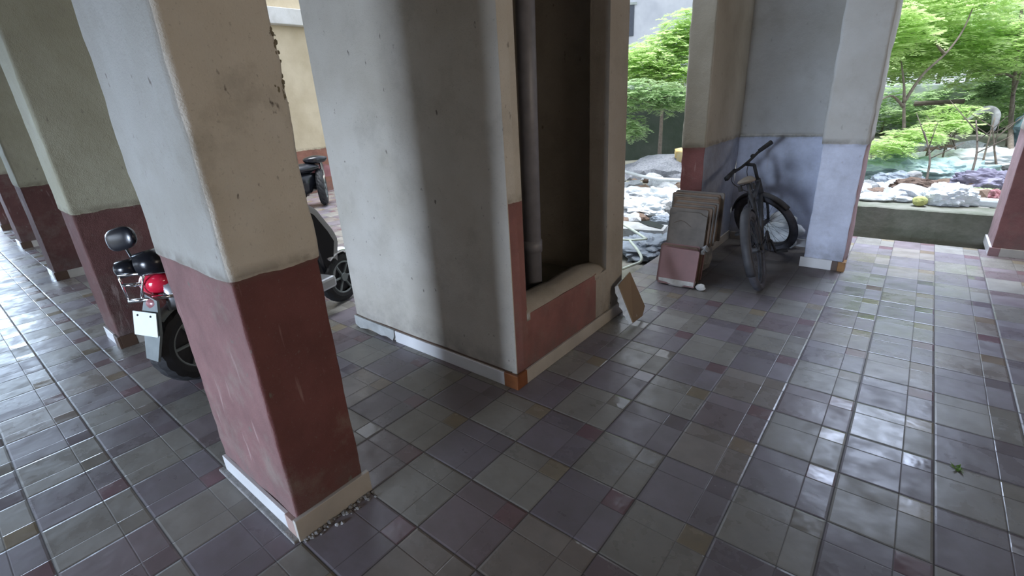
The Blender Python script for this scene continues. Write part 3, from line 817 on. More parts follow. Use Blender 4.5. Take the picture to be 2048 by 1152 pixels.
# ------------------------------------------------------------------ bicycle
bike = thing('bicycle', 'old dusty black bicycle leaning in the corner with its front wheel turned', 'bicycle', (-0.44, 1.62, 0))
LEAN = math.radians(16)
yaw = math.radians(7)
Mb = Matrix.Rotation(yaw, 4, 'Z') @ Matrix.Rotation(-LEAN, 4, 'Y')
WR = 0.315
TR = 0.031
def wheel(parent, mtx, r=WR, tr=TR, name='rear_wheel', tyre='dusty_tyre', rim='dusty', spokes=True):
    """wheel centred on local origin, axle along local x"""
    bm = bmesh.new()
    tube(bm, [mtx @ Vector((0, math.cos(a) * (r - tr), math.sin(a) * (r - tr))) for a in [2 * PI * i / 40 for i in range(40)]], tr, 10, closed=True)
    w = link(name, bm, tyre, parent, smooth=True)
    bm = bmesh.new()
    tube(bm, [mtx @ Vector((0, math.cos(a) * (r - 2.1 * tr), math.sin(a) * (r - 2.1 * tr))) for a in [2 * PI * i / 40 for i in range(40)]], tr * 0.42, 8, closed=True)
    link('rim', bm, rim, w, smooth=True)
    bm = bmesh.new(); cyl(bm, mtx @ Vector((-0.045, 0, 0)), mtx @ Vector((0.045, 0, 0)), 0.02, 12)
    link('hub', bm, rim, w)
    if spokes:
        bm = bmesh.new()
        for i in range(28):
            a = 2 * PI * i / 28; sx = 0.03 if i % 2 else -0.03; b = a + (0.5 if i % 4 < 2 else -0.5)
            tube(bm, [mtx @ Vector((sx, 0.018 * math.cos(b), 0.018 * math.sin(b))), mtx @ Vector((0, math.cos(a) * (r - 2.1 * tr), math.sin(a) * (r - 2.1 * tr)))], 0.0012, 4)
        link('spokes', bm, rim, w)
    return w
rear_c = Vector((0, 0, WR)); front_c = Vector((0, 1.0, WR))
wheel(bike, Mb @ Matrix.Translation(rear_c), name='rear_wheel')
ax = Vector((0, -math.sin(math.radians(19)), math.cos(math.radians(19))))   # steering axis, top toward the rider
hb = Vector((0, 0.86, 0.60))                                                # lower head
ht = hb + ax * 0.14
ST = math.radians(58)
Ms = Matrix.Translation(hb) @ Matrix.Rotation(ST, 4, ax) @ Matrix.Translation(-hb)
Mf = Mb @ Ms
fa = hb - ax * 0.30 + Vector((0, 0.04, 0))
# drop the fork so the front tyre rests on the floor after steering
probe = min((Mf @ (fa + Vector((0, math.cos(a) * WR, math.sin(a) * WR)))).z for a in [2 * PI * i / 60 for i in range(60)])
dz = probe
fa = fa - ax * (dz / (ax.z * math.cos(LEAN)))
wheel(bike, Mf @ Matrix.Translation(fa), name='front_wheel')
bm = bmesh.new()
for p, qq, r in ((hb + ax * 0.01, Vector((0, 0.42, 0.29)), 0.019), (ht - ax * 0.02, Vector((0, 0.33, 0.62)), 0.017), (Vector((0, 0.42, 0.29)), Vector((0, 0.30, 0.70)), 0.018), (hb - ax * 0.01, ht + ax * 0.01, 0.024)):
    cyl(bm, Mb @ p, Mb @ qq, r, 12)
for s in (-1, 1):
    tube(bm, [Mb @ Vector((s * 0.035, 0.40, 0.29)), Mb @ Vector((s * 0.055, 0.0, WR))], 0.009, 8)
    tube(bm, [Mb @ Vector((s * 0.02, 0.32, 0.66)), Mb @ Vector((s * 0.055, 0.0, WR))], 0.008, 8)
link('frame', bm, 'dusty', bike, smooth=True)
bm = bmesh.new()
cyl(bm, Mf @ (hb - ax * 0.02), Mf @ (hb - ax * 0.005), 0.026, 12)
for s in (-1, 1):
    tube(bm, [Mf @ (hb - ax * 0.02 + Vector((s * 0.012, 0, 0))), Mf @ (hb - ax * 0.05 + Vector((s * 0.052, 0, 0))), Mf @ (hb.lerp(fa, .55) + Vector((s * 0.055, -0.01, 0))), Mf @ (fa + Vector((s * 0.055, 0, 0)))], 0.012, 8)
link('fork', bm, 'dusty', bike, smooth=True)
bm = bmesh.new()
top = ht + ax * 0.15
cyl(bm, Mf @ ht, Mf @ top, 0.014, 12)
cyl(bm, Mf @ top, Mf @ (top + Vector((0, 0.07, 0.03))), 0.014, 12)
link('stem', bm, 'black', bike, smooth=True)
hc = top + Vector((0, 0.08, 0.035))
bm = bmesh.new()
tube(bm, smoothpts([Mf @ (hc + Vector(v)) for v in ((-0.30, -0.06, 0.02), (-0.20, -0.03, 0.02), (-0.07, 0, 0), (0.07, 0, 0), (0.20, -0.03, 0.02), (0.30, -0.06, 0.02))], 4), 0.012, 10)
hbar = link('handlebar', bm, 'black', bike, smooth=True)
for s in (-1, 1):
    bm = bmesh.new()
    tube(bm, [Mf @ (hc + Vector((s * 0.18, -0.025, 0.02))), Mf @ (hc + Vector((s * 0.305, -0.062, 0.021)))], [0.017, 0.021], 12)
    link('grip', bm, 'black', hbar, smooth=True)
    bm = bmesh.new()
    tube(bm, smoothpts([Mf @ (hc + Vector((s * 0.12, 0.0, 0.01))), Mf @ (hc + Vector((s * 0.14, 0.035, 0.0))), Mf @ (hc + Vector((s * 0.26, 0.01, -0.005)))], 4), 0.006, 8)
    blob(bm, Mf @ (hc + Vector((s * 0.125, 0.01, 0.01))), 0.02, 2, 0.1)
    link('brake_lever', bm, 'black', hbar, smooth=True)
bm = bmesh.new()
for s in (-1, 1):
    tube(bm, smoothpts([Mf @ (hc + Vector((s * 0.13, 0.03, 0.0))), Mf @ (hc + Vector((s * 0.10, 0.13, -0.10))), Mf @ (hc + Vector((s * 0.02, 0.10, -0.26))), Mb @ (hb + Vector((0, 0.02, 0.02)))], 6), 0.003, 6)
link('brake_cable', bm, 'black', bike, smooth=True)
bm = bmesh.new()
cyl(bm, Mb @ Vector((0, 0.315, 0.64)), Mb @ Vector((0, 0.285, 0.79)), 0.014, 10)
link('seat_post', bm, 'dusty', bike, smooth=True)
bm = bmesh.new()
vs = bmesh.ops.create_uvsphere(bm, u_segments=20, v_segments=12, radius=1)['verts']
for v in vs:
    x, y, z = v.co
    w_ = 0.085 * (1 - 0.62 * max(0.0, min(1.0, y * 0.5 + 0.5)) ** 1.2)
    v.co = Mb @ (Vector((x * w_, y * 0.13 + 0.28, (z * 0.030 if z > 0 else z * 0.018) + 0.815 + 0.012 * (abs(y) ** 3))))
sd = link('saddle', bm, 'saddle', bike, smooth=True)
bm = bmesh.new()
for s in (-1, 1):
    tube(bm, [Mb @ Vector((s * 0.02, 0.38, 0.80)), Mb @ Vector((s * 0.025, 0.29, 0.785)), Mb @ Vector((s * 0.04, 0.19, 0.80))], 0.004, 6)
for s in (-1, 1): cyl(bm, Mb @ Vector((s * 0.045, 0.19, 0.755)), Mb @ Vector((s * 0.045, 0.19, 0.80)), 0.016, 10)
link('saddle_springs', bm, 'black', sd)
# rear mudguard: wide guard following the wheel
def guard(parent, mtx, r, a0, a1, w, mat, name='mudguard', drop=0.012, n=24):
    bm = bmesh.new(); rows = []
    for i in range(n + 1):
        a = a0 + (a1 - a0) * i / n
        o_ = []
        for (x, dr) in ((-w, -drop), (-w * .7, 0), (0, 0.006), (w * .7, 0), (w, -drop), (w * .8, -drop - .002), (0, 0.002), (-w * .8, -drop - .002)):
            rr_ = r + dr
            o_.append(bm.verts.new(mtx @ Vector((x, math.cos(a) * rr_, math.sin(a) * rr_))))
        rows.append(o_)
    for a, b in zip(rows[:-1], rows[1:]):
        for k in range(8): bm.faces.new((a[k], a[(k + 1) % 8], b[(k + 1) % 8], b[k]))
    bm.faces.new(rows[0]); bm.faces.new(rows[-1][::-1])
    return link(name, bm, mat, parent, smooth=True)
guard(bike, Mb @ Matrix.Translation(rear_c), WR + 0.014, math.radians(55), math.radians(200), 0.033, 'dusty')
guard(bike, Mf @ Matrix.Translation(fa), WR + 0.014, math.radians(40), math.radians(165), 0.030, 'dusty')
bm = bmesh.new()
cc = Vector((0, 0.42, 0.27))
tube(bm, [Mb @ (cc + Vector((0.05, math.cos(a) * 0.085, math.sin(a) * 0.085))) for a in [2 * PI * i / 28 for i in range(28)]], 0.006, 6, closed=True)
for i in range(5):
    a = 2 * PI * i / 5
    tube(bm, [Mb @ (cc + Vector((0.05, 0, 0))), Mb @ (cc + Vector((0.05, math.cos(a) * 0.085, math.sin(a) * 0.085)))], 0.006, 6)
cyl(bm, Mb @ (cc + Vector((-0.06, 0, 0))), Mb @ (cc + Vector((0.07, 0, 0))), 0.014, 10)
cr = link('chainring', bm, 'dusty', bike)
for s, a in ((1, 0.9), (-1, 0.9 + PI)):
    bm = bmesh.new()
    e = cc + Vector((s * 0.075, math.cos(a) * 0.16, -math.sin(a) * 0.16))
    tube(bm, [Mb @ (cc + Vector((s * 0.07, 0, 0))), Mb @ e], 0.010, 8)
    cp = link('crank', bm, 'dusty', bike)
    bm = bmesh.new(); box(bm, -0.045, 0.045, -0.03, 0.03, -0.011, 0.011, 0.004, Mb @ Matrix.Translation(e + Vector((s * 0.05, 0, 0))))
    link('pedal', bm, 'black', cp)
bm = bmesh.new()
for zz in (0.075, -0.075): tube(bm, [Mb @ (cc + Vector((0.052, 0.0, zz))), Mb @ Vector((0.052, 0, WR + zz * 0.45))], 0.004, 6)
link('chain', bm, 'black', bike)
# pale plastic bag slumped behind the front wheel
bm = bmesh.new()
blob(bm, (-0.56, 2.84, 0.16), 0.17, 4, 0.45, 1.5, 21, (0.9, 0.42, 0.95), flat=-0.155)
tag(link('plastic_bag', bm, 'bag_white', smooth=True), 'pale crumpled plastic bag behind the bicycle front wheel', 'bag')

# ------------------------------------------------------------------ silver scooter behind the nearest pillar
sctr = thing('scooter', 'silver scooter with blank white number plate and red lamp beside the near pillar', 'scooter', (-2.87, -1.45, 0))
SO = Vector((-2.87, -1.45, 0))
def sp(u, v, x): return at(u, v, 0, x) - SO
ang = math.radians(16)                      # nose swings toward -x
Msc = Matrix.Rotation(ang, 4, 'Z')
def fatwheel(parent, c, r, w, yaw_, name):
    m = Matrix.Translation(c) @ Matrix.Rotation(yaw_, 4, 'Z')
    bm = bmesh.new()
    prof = [(-w * .5, r * .62), (-w * .56, r * .75), (-w * .5, r * .9), (-w * .25, r * .985), (0, r), (w * .25, r * .985), (w * .5, r * .9), (w * .56, r * .75), (w * .5, r * .62)]
    N = 48; rings = []
    for i in range(N):
        a = 2 * PI * i / N
        rr = []
        for k, (x, q_) in enumerate(prof):
            g = 0
            if 1 < k < 7 and (i + (k if k < 4 else 8 - k)) % 3 == 0: g = -0.008
            rr.append(bm.verts.new(m @ Vector((x, math.cos(a) * (q_ + g), math.sin(a) * (q_ + g)))))
        rings.append(rr)
    for i in range(N):
        A_, B_ = rings[i], rings[(i + 1) % N]
        for k in range(8): bm.faces.new((A_[k], A_[k + 1], B_[k + 1], B_[k]))
    w0 = link(name, bm, 'black', parent)
    bm = bmesh.new()
    for sx in (-1, 1):
        tube(bm, [m @ Vector((sx * w * .44, math.cos(a) * r * .61, math.sin(a) * r * .61)) for a in [2 * PI * i / 30 for i in range(30)]], 0.009, 6, closed=True)
    for i in range(6):
        a = 2 * PI * i / 6
        for sx in (-1, 1):
            tube(bm, [m @ Vector((sx * w * .35, 0, 0)), m @ Vector((sx * w * .44, math.cos(a) * r * .6, math.sin(a) * r * .6))], 0.010, 6)
    cyl(bm, m @ Vector((-w * .6, 0, 0)), m @ Vector((w * .6, 0, 0)), r * .16, 14)
    link('alloy_rim', bm, 'grey_plastic', w0)
    bm = bmesh.new(); cyl(bm, m @ Vector((-w * .2, 0, 0)), m @ Vector((w * .2, 0, 0)), r * .58, 24)
    link('brake_drum', bm, 'dusty', w0)
    return w0
fatwheel(sctr, Vector((0.0, -0.06, 0.25)), 0.25, 0.125, ang, 'wheel')
fatwheel(sctr, Vector((-0.32, 1.14, 0.21)), 0.21, 0.09, ang, 'wheel')
guard(sctr, Matrix.Translation((0.0, -0.06, 0.25)) @ Msc, 0.280, math.radians(50), math.radians(130), 0.065, 'grey_plastic', name='fender', drop=0.03)
guard(sctr, Matrix.Translation((-0.32, 1.14, 0.21)) @ Msc, 0.240, math.radians(20), math.radians(125), 0.055, 'chrome', name='fender', drop=0.03)
# number plate bracket, plate and mud flap
def flat(pts, t, nrmv, name, mat, parent):
    bm = bmesh.new(); quadslab(bm, pts, t, nrmv); return link(name, bm, mat, parent)
X0 = -2.92
pv = Vector((0, 1, 0))
pl = [at(270, 628, 1, -1.80) - SO, at(319, 628, 1, -1.80) - SO, at(312, 667, 1, -1.815) - SO, at(264, 667, 1, -1.815) - SO]
def ray_at(u, v, depth):
    d = RWC.transposed() @ Vector(((u - 1024) / F_PX, (v - 576) / F_PX, 1))
    return CAM + d * depth
cpl = at(291, 648, 0, -2.76) - SO
nplate = (Vector((0.35, -1.0, 0.25))).normalized()
tx = Vector((1.0, 0.35, 0)).normalized(); tz = tx.cross(nplate).normalized()
if tz.z < 0: tz = -tz
m4 = Matrix((tx, nplate, tz)).transposed().to_4x4(); m4.translation = cpl
bm = bmesh.new(); box(bm, -0.090, 0.090, -0.003, 0.003, -0.066, 0.066, 0.0025, m4)
npl = link('number_plate', bm, 'plate', sctr)
for s in (-1, 1):
    bm = bmesh.new(); cyl(bm, m4 @ Vector((s * 0.05, -0.002, 0.045)), m4 @ Vector((s * 0.05, 0.006, 0.045)), 0.006, 8)
    link('plate_screw', bm, 'black', npl)
bm = bmesh.new()
prism(bm, [(-0.05, -0.20), (0.04, -0.21), (0.075, -0.05), (0.07, 0.13), (-0.02, 0.16), (-0.055, 0.05)], 0.014, m4 @ Matrix.Translation((0.01, -0.022, 0)))
link('mud_flap', bm, 'grey_plastic', sctr)
bm = bmesh.new()
blob(bm, m4 @ Vector((0.02, -0.05, 0.115)), 0.05, 2, 0.15, 1.4, 5, (1.2, 1, .8))
link('plate_bracket', bm, 'maroon_paint', sctr, smooth=True)
# tail: red lamp, silver body, chrome carrier
lc = at(277, 572, 0, -2.86) - SO
bm = bmesh.new()
vs = bmesh.ops.create_uvsphere(bm, u_segments=20, v_segments=12, radius=1)['verts']
for v in vs:
    x, y, z = v.co
    v.co = lc + Vector((x * 0.105 * (1 + 0.3 * z), y * 0.09, z * 0.075)) + Vector((0.02, 0.09, 0))
link('tail_lamp', bm, 'red', sctr, smooth=True)
bm = bmesh.new()
rows = []
for i in range(15):
    t = i / 14
    y = -0.15 + t * 0.95
    c = Vector((0.06 - 0.29 * (y + 0.2) * 0.9, y, 0.58 + 0.02 * t))
    hw = 0.12 + 0.07 * math.sin(t * PI * 0.9); hh = 0.095 + 0.06 * math.sin(t * PI)
    rows.append([bm.verts.new(c + Vector((math.cos(2 * PI * k / 16) * hw, 0, math.copysign(abs(math.sin(2 * PI * k / 16)) ** 0.7, math.sin(2 * PI * k / 16)) * hh - (0.05 * t if math.sin(2 * PI * k / 16) < 0 else 0)))) for k in range(16)])
for a, b in zip(rows[:-1], rows[1:]):
    for k in range(16): bm.faces.new((a[k], a[(k + 1) % 16], b[(k + 1) % 16], b[k]))
bm.faces.new(rows[0]); bm.faces.new(rows[-1][::-1])
link('body_panel', bm, 'silver', sctr, smooth=True)
bm = bmesh.new()
rows = []
for i in range(13):
    t = i / 12; y = -0.02 + t * 0.66
    c = Vector((0.06 - 0.26 * (y + 0.2), y, 0.735 + 0.02 * math.cos(t * 6)))
    hw = 0.13 * (0.75 + 0.25 * math.sin(t * PI)); hh = 0.045
    rows.append([bm.verts.new(c + Vector((math.cos(2 * PI * k / 14) * hw, 0, math.sin(2 * PI * k / 14) * hh))) for k in range(14)])
for a, b in zip(rows[:-1], rows[1:]):
    for k in range(14): bm.faces.new((a[k], a[(k + 1) % 14], b[(k + 1) % 14], b[k]))
bm.faces.new(rows[0]); bm.faces.new(rows[-1][::-1])
link('seat', bm, 'black', sctr, smooth=True)
bm = bmesh.new()
XR = -2.84
loop_t = [at(236, 551, 0, -2.82), at(300, 545, 0, -2.74), at(345, 540, 0, -2.70)]
loop_b = [at(259, 603, 0, -2.84), at(300, 598, 0, -2.76), at(350, 590, 0, -2.70)]
tube(bm, [p - SO for p in loop_t], 0.011, 8)
tube(bm, [p - SO for p in loop_b], 0.013, 8)
tube(bm, [loop_t[0] - SO, at(247, 578, 0, -2.86) - SO, loop_b[0] - SO], 0.006, 8)
tube(bm, [at(245, 571, 0, -2.84) - SO, at(288, 568, 0, -2.80) - SO], 0.010, 8)
tube(bm, [at(288, 545, 0, -2.76) - SO, at(285, 570, 0, -2.79) - SO, at(283, 600, 0, -2.79) - SO], 0.006, 8)
link('carrier_rail', bm, 'chrome', sctr, smooth=True)
# handlebar, grip and mirror
bm = bmesh.new()
g0 = at(236, 541, 0, -2.86) - SO; g1 = at(275, 531, 0, -2.80) - SO; g2 = at(330, 519, 0, -2.74) - SO
tube(bm, [g0, g0.lerp(g1, .08), g1], [0.034, 0.046, 0.044], 14)
tube(bm, [g1, g2], [0.062, 0.075], 14)
hb2 = link('handlebar', bm, 'black_gloss', sctr, smooth=True)
bm = bmesh.new(); tube(bm, [g0 + (g0 - g1) * 0.05, g0], [0.030, 0.034], 14)
link('grip_end', bm, 'grey_plastic', hb2, smooth=True)
bm = bmesh.new()
mp_ = at(240, 478, 0, -2.98) - SO
tube(bm, smoothpts([mp_ + Vector((0.0, 0.01, -0.05)), mp_ + Vector((0.04, 0.02, -0.13)), g1 + Vector((0.03, 0.01, 0.03))], 5), 0.008, 8)
ms = link('mirror_stalk', bm, 'black_gloss', sctr, smooth=True)
bm = bmesh.new()
vs = bmesh.ops.create_uvsphere(bm, u_segments=18, v_segments=10, radius=1)['verts']
mm = Matrix.Translation(mp_) @ Matrix.Rotation(math.radians(-15), 4, 'Y') @ Matrix.Rotation(math.radians(25), 4, 'Z')
for v in vs:
    x, y, z = v.co
    v.co = mm @ Vector((math.copysign(abs(x) ** .7, x) * 0.105, y * 0.022 if y < 0 else y * 0.045, math.copysign(abs(z) ** .75, z) * 0.062))
link('mirror', bm, 'black_gloss', ms, smooth=True)
# front apron: silver rimmed black leg shield
bm = bmesh.new()
rim_px = [(596, 398), (632, 418), (668, 462), (677, 480), (675, 520), (671, 560), (655, 578), (632, 586), (600, 560)]
rimw = [at(u, v, 0, -3.13) - SO for u, v in rim_px]
quadslab(bm, rimw, 0.30, Vector((-1, 0.12, 0)).normalized())
bmesh.ops.bevel(bm, geom=bm.edges[:], offset=0.012, segments=2, affect='EDGES')
link('apron', bm, 'silver', sctr, smooth=False)
bm = bmesh.new()
inn = [(598, 412), (628, 430), (655, 462), (668, 482), (667, 520), (660, 550), (634, 566), (600, 550)]
quadslab(bm, [at(u, v, 0, -3.117) - SO for u, v in inn], 0.03, Vector((-1, 0, 0)))
link('inner_apron', bm, 'black_gloss', sctr)
bm = bmesh.new(); box(bm, -0.16, 0.16, -0.30, 0.34, 0.0, 0.09, 0.02, Matrix.Translation((-0.17, 0.62, 0.22)) @ Msc)
link('footboard', bm, 'silver', sctr)
bm = bmesh.new(); cyl(bm, Vector((-0.27, 1.0, 0.25)), Vector((-0.25, 0.86, 0.93)), 0.028, 12)
for s in (-1, 1): tube(bm, [Vector((-0.25, 0.86, 0.93)), Vector((-0.25 + s * 0.28, 0.80, 0.96))], 0.018, 10)
link('steering_column', bm, 'black_gloss', sctr, smooth=True)

# ------------------------------------------------------------------ dark motorcycle far behind
mc = thing('motorcycle', 'black motorcycle with maroon fairing parked far behind by the cream wall', 'motorcycle', (-7.3, 1.7, 0))
MO = Vector((-7.3, 1.7, 0))
def mp(u, v, x=-7.3): return at(u, v, 0, x) - MO
wc = mp(645, 378)
fatwheel(mc, Vector((wc.x, wc.y, 0.30)), 0.30, 0.11, math.radians(55), 'wheel')
fatwheel(mc, Vector((wc.x - 0.6, wc.y - 1.05, 0.30)), 0.30, 0.12, math.radians(30), 'wheel')
bm = bmesh.new(); blob(bm, Vector((wc.x - 0.1, wc.y - 0.28, 0.42)), 0.26, 3, 0.3, 1.6, 4, (0.8, 1.1, 0.85)); blob(bm, Vector((wc.x - 0.3, wc.y - 0.55, 0.5)), 0.28, 3, 0.2, 1.6, 6, (0.7, 1.3, 0.8))
link('engine', bm, 'black_gloss', mc, smooth=True)
bm = bmesh.new()
quadslab(bm, [mp(617, 352), mp(640, 325), mp(662, 332), mp(666, 352), mp(645, 354), mp(630, 360)], 0.10, Vector((-1, 0, 0)))
link('fairing', bm, 'maroon_paint', mc)
bm = bmesh.new()
blob(bm, mp(630, 319), 0.16, 3, 0.15, 1.4, 8, (0.8, 1.25, 0.42)); blob(bm, mp(600, 338), 0.20, 3, 0.1, 1.4, 3, (0.8, 1.6, 0.4))
link('seat', bm, 'black_gloss', mc, smooth=True)
bm = bmesh.new(); tube(bm, [mp(640, 322), mp(646, 350), Vector((wc.x, wc.y, 0.30))], 0.03, 8)
link('fork', bm, 'chrome', mc)
bm = bmesh.new(); tube(bm, [mp(628, 338), mp(612, 356)], 0.012, 6)
link('brake_lever', bm, 'chrome', mc)

# ------------------------------------------------------------------ yard: rubble, sacks, hose
def hg(x, y): return ground_h(x, y)
def put_blob(name, x, y, r, mat, label, cat, sub=2, amp=0.3, sz=(1, 1, .7), seed=0, group=None, sink=0.25, smooth=False, z=None, rot=0.0, fr=1.6):
    bm = bmesh.new()
    blob(bm, (0, 0, 0), r, 5 if smooth and r > .1 else sub, amp, fr, seed, sz, rot=rot, crumple=0.12 if smooth and r > .1 else 0.0)
    o = link(name, bm, mat, smooth=False)
    o.location = (x, y, (hg(x, y) if z is None else z) + r * sz[2] * (1 - sink))
    return tag(o, label, cat, group)
# named pieces behind the low kerb
def gp(u, v, z): 
    p = at(u, v, 2, z); return p.x, p.y
x, y = gp(1838, 410, .27); put_blob('stone', x, y, 0.062, 'rock_green', 'yellow mossy round stone on the low kerb', 'stone', 3, .12, (1, 1, .85), 3, smooth=True, z=.262, sink=0.1)
x, y = gp(1806, 402, .27); put_blob('concrete_lump', x, y, 0.07, 'rock_white', 'pale flat concrete lump left of the yellow stone on the kerb', 'rubble', 2, .35, (1.3, .9, .45), 4, z=.262, sink=0.1)
x, y = gp(1796, 388, .29); put_blob('concrete_lump', x, y, 0.07, 'rock_white', 'pale jagged lump behind the flat one on the kerb', 'rubble', 2, .4, (1.4, .8, .5), 14, z=.27)
x, y = gp(1776, 384, .29); put_blob('concrete_lump', x, y, 0.055, 'rock_grey', 'small grey lump at the left end of the kerb top', 'rubble', 2, .4, (1.1, .9, .7), 24, z=.27)
x, y = gp(1745, 385, .29); put_blob('black_bag', x, y, 0.045, 'black_gloss', 'small black bag beside the pillar at the left end of the kerb', 'bag', 2, .4, (1, 1, .9), 25, z=.27)
x, y = gp(1754, 398, .27); put_blob('mortar_heap', x, y, 0.16, 'concrete_light', 'low grey mortar heap on the kerb beside the pillar', 'rubble', 3, .3, (1.2, .8, .35), 26, z=.25, sink=0.4)
x, y = gp(1893, 408, .27); put_blob('sack', x, y + .03, 0.20, 'bag_white', 'large pale grey sack slumped on the kerb right of the yellow stone', 'sack', 4, .25, (1.05, .75, .62), 5, smooth=True, z=.25, sink=0.2)
x, y = gp(1760, 375, .33); put_blob('foam_block', x, y + .3, 0.11, 'bag_white', 'white angular block lying in the rubble behind the kerb, near the pillar', 'rubble', 1, .3, (1.3, .8, .6), 6)
x, y = gp(1792, 372, .33); put_blob('grey_sack', x, y + .3, 0.20, 'bag_grey', 'dark grey sack behind the lumps left of the tree stem', 'sack', 3, .2, (1.4, .8, .6), 7, smooth=True)
x, y = gp(1822, 374, .33); put_blob('stone', x, y + .3, 0.07, 'rock_grey', 'grey stone on the brown heap behind the yellow stone', 'stone', 2, .25, (1.1, 1, .8), 8, z=.37)
x, y = gp(1835, 392, .30); put_blob('soil_heap', x - .02, y + .30, 0.17, 'soil_brown', 'brown soil heap behind the yellow stone', 'soil heap', 4, .35, (1.4, .8, .6), 9, fr=2.6)
x, y = gp(1775, 345, .35); put_blob('sack', x, y, 0.34, 'bag_teal', 'pale teal sack in the yard left of the tree stem', 'sack', 3, .3, (1.2, .9, .5), 10, smooth=True)
x, y = gp(1890, 350, .35); put_blob('sack', x, y, 0.36, 'bag_teal', 'pale teal crumpled sack in the middle of the yard', 'sack', 4, .4, (1.3, .9, .42), 11, smooth=True)
x, y = gp(1965, 326, .35); put_blob('sheet', x, y, 0.55, 'bag_white', 'pale aqua sheet spread over the rubble at the back right', 'sheet', 3, .25, (1.4, .8, .25), 12, smooth=True)
x, y = gp(1935, 385, .30); put_blob('cloth_bundle', x + .14, y + .40, 0.23, 'cloth_dark', 'dark violet shiny cloth bundle behind the kerb near the right pillar', 'cloth', 4, .4, (1.35, .6, .6), 13, smooth=True, rot=0.25)
x, y = gp(1965, 392, .30); put_blob('board_piece', x, y + .25, 0.16, 'wood', 'tan broken board below the violet cloth', 'board', 2, .35, (1.7, .7, .3), 15, rot=-0.5)
x, y = gp(1955, 412, .27)
bm = bmesh.new(); box(bm, -.20, .18, -.055, .055, 0, .075, .02); o = link('foam_slab', bm, 'bag_white'); o.location = (x - .02, y + .06, .262); o.rotation_euler = (0, 0, -.12); tag(o, 'white foam slab lying on the kerb by the right pillar', 'slab')
x, y = gp(1988, 400, .28); put_blob('cloth_scrap', x, y, 0.06, 'maroon_paint', 'reddish mottled scrap beside the right pillar on the kerb', 'cloth', 3, .5, (1, 1, 1.2), 17, z=.26)
x, y = gp(1800, 305, .35)
bm = bmesh.new(); tube(bm, [(x, y + 2, 1.0), (x + .7, y + 2, 1.02)], .04, 8); tag(link('dead_branch', bm, 'bark'), 'short dark dead branch lying across the stems', 'branch')
# parked shape and tarps at the back of the yard
x, y = gp(1985, 300, .4); put_blob('tarpaulin', x + .75, y + .4, 0.55, 'teal_metal', 'dark teal tarpaulin heap at the right beside the pillar', 'tarpaulin', 3, .18, (1.0, .8, .85), 18, smooth=True)
# grey cloth draped over a branch and the dark bundle above it
p = ray_at(1965, 240, 7.0)
bm = bmesh.new()
pts = [ray_at(u, v, 7.0 + dd) for u, v, dd in ((1932, 243, 0), (1945, 232, .05), (1962, 222, .1), (1980, 219, .1), (1992, 228, .05), (1990, 245, 0), (1985, 262, 0))]
tube(bm, smoothpts(pts, 4), [0.012 + 0.042 * max(0.0, math.sin(i / 24 * PI * .9)) for i in range(25)], 12)
tag(link('draped_cloth', bm, 'rock_grey', smooth=True), 'grey cloth draped over a branch at the back right of the yard', 'cloth')
# rubble strewn over the yard
RL = ['small white lump of rubble scattered over the yard behind the kerb', 'small grey lump of rubble scattered over the yard behind the kerb', 'small brown lump of rubble scattered over the yard behind the kerb']
protos = {}
for mi, mt in enumerate(('rock_white', 'rock_grey', 'rock_brown')):
    for s in range(5):
        bm = bmesh.new(); blob(bm, (0, 0, 0), 1, 2, .45, 1.5, s * 7 + mi, (1.2, .9, .6))
        me = bpy.data.meshes.new('rubble_lump'); bm.to_mesh(me); bm.free(); me.materials.append(MAT[mt]); protos[mi, s] = me
def scatter(n, xr, yr, rr, labels, group, ok=lambda x, y: True, wts=(0, 0, 1, 1, 1, 2)):
    k = 0
    while k < n:
        x = rnd.uniform(*xr); y = rnd.uniform(*yr)
        if not ok(x, y): continue
        mi = rnd.choice(wts); r = rnd.uniform(*rr)
        o = bpy.data.objects.new('rubble_lump', protos[mi, rnd.randrange(5)])
        o.scale = (r, r, r); o.rotation_euler = (0, 0, rnd.uniform(0, 6.28))
        o.location = (x, y, hg(x, y) + r * .35)
        col.objects.link(o); tag(o, labels[mi], 'rubble', group + (' (white)', ' (grey)', ' (brown)')[mi]); k += 1
scatter(195, (-0.2, 2.6), (4.3, 8.6), (.03, .17), RL, 'rubble in the yard', lambda x, y: abs(x - 0.3 - (y - 4) * .25) < 0.7 + (y - 4) * .25)
# rubble strip seen through the gap between shaft and pillar
def gap_ok(x, y):
    p = RWC @ (Vector((x, y, 0)) - CAM)
    u = 1024 + F_PX * p.x / p.z
    return 1235 < u < 1400
RG = ['white broken plaster lump in the strip beyond the gap', 'grey stone lump in the strip beyond the gap', 'brown broken lump in the strip beyond the gap']
scatter(100, (-4.2, -1.5), (2.6, 7.2), (.05, .17), RG, 'rubble beyond the gap', gap_ok, (0, 0, 0, 0, 1, 2))
bm = bmesh.new(); blob(bm, (0, 0, 0), 1.0, 4, .18, 2.0, 31, (1.25, .9, .52)); 
o = link('gravel_pile', bm, 'gravel'); gx, gy = gp(1310, 345, .05); o.location = (gx + .1, gy + .3, -.12); o.scale = (.85, .85, .85)
tag(o, 'dark grey gravel pile in front of the mossy wall', 'gravel pile')
a_ = at(1340, 345, 2, .25)
bm = bmesh.new()
hp = [at(u, v, 2, .22) for u, v in ((1235, 340), (1262, 347), (1290, 354), (1330, 359), (1370, 361), (1400, 360))]
tube(bm, smoothpts([p * 1.0 for p in hp], 5), 0.028, 8)
tag(link('hose', bm, 'bag_white', smooth=True), 'white hose lying across the rubble beyond the gap', 'hose')
bm = bmesh.new()
ys_ = [at(u, v, 1, 6.6) for u, v in ((1346, 298), (1352, 300), (1360, 306), (1372, 302), (1385, 297), (1388, 345), (1366, 344), (1348, 330))]
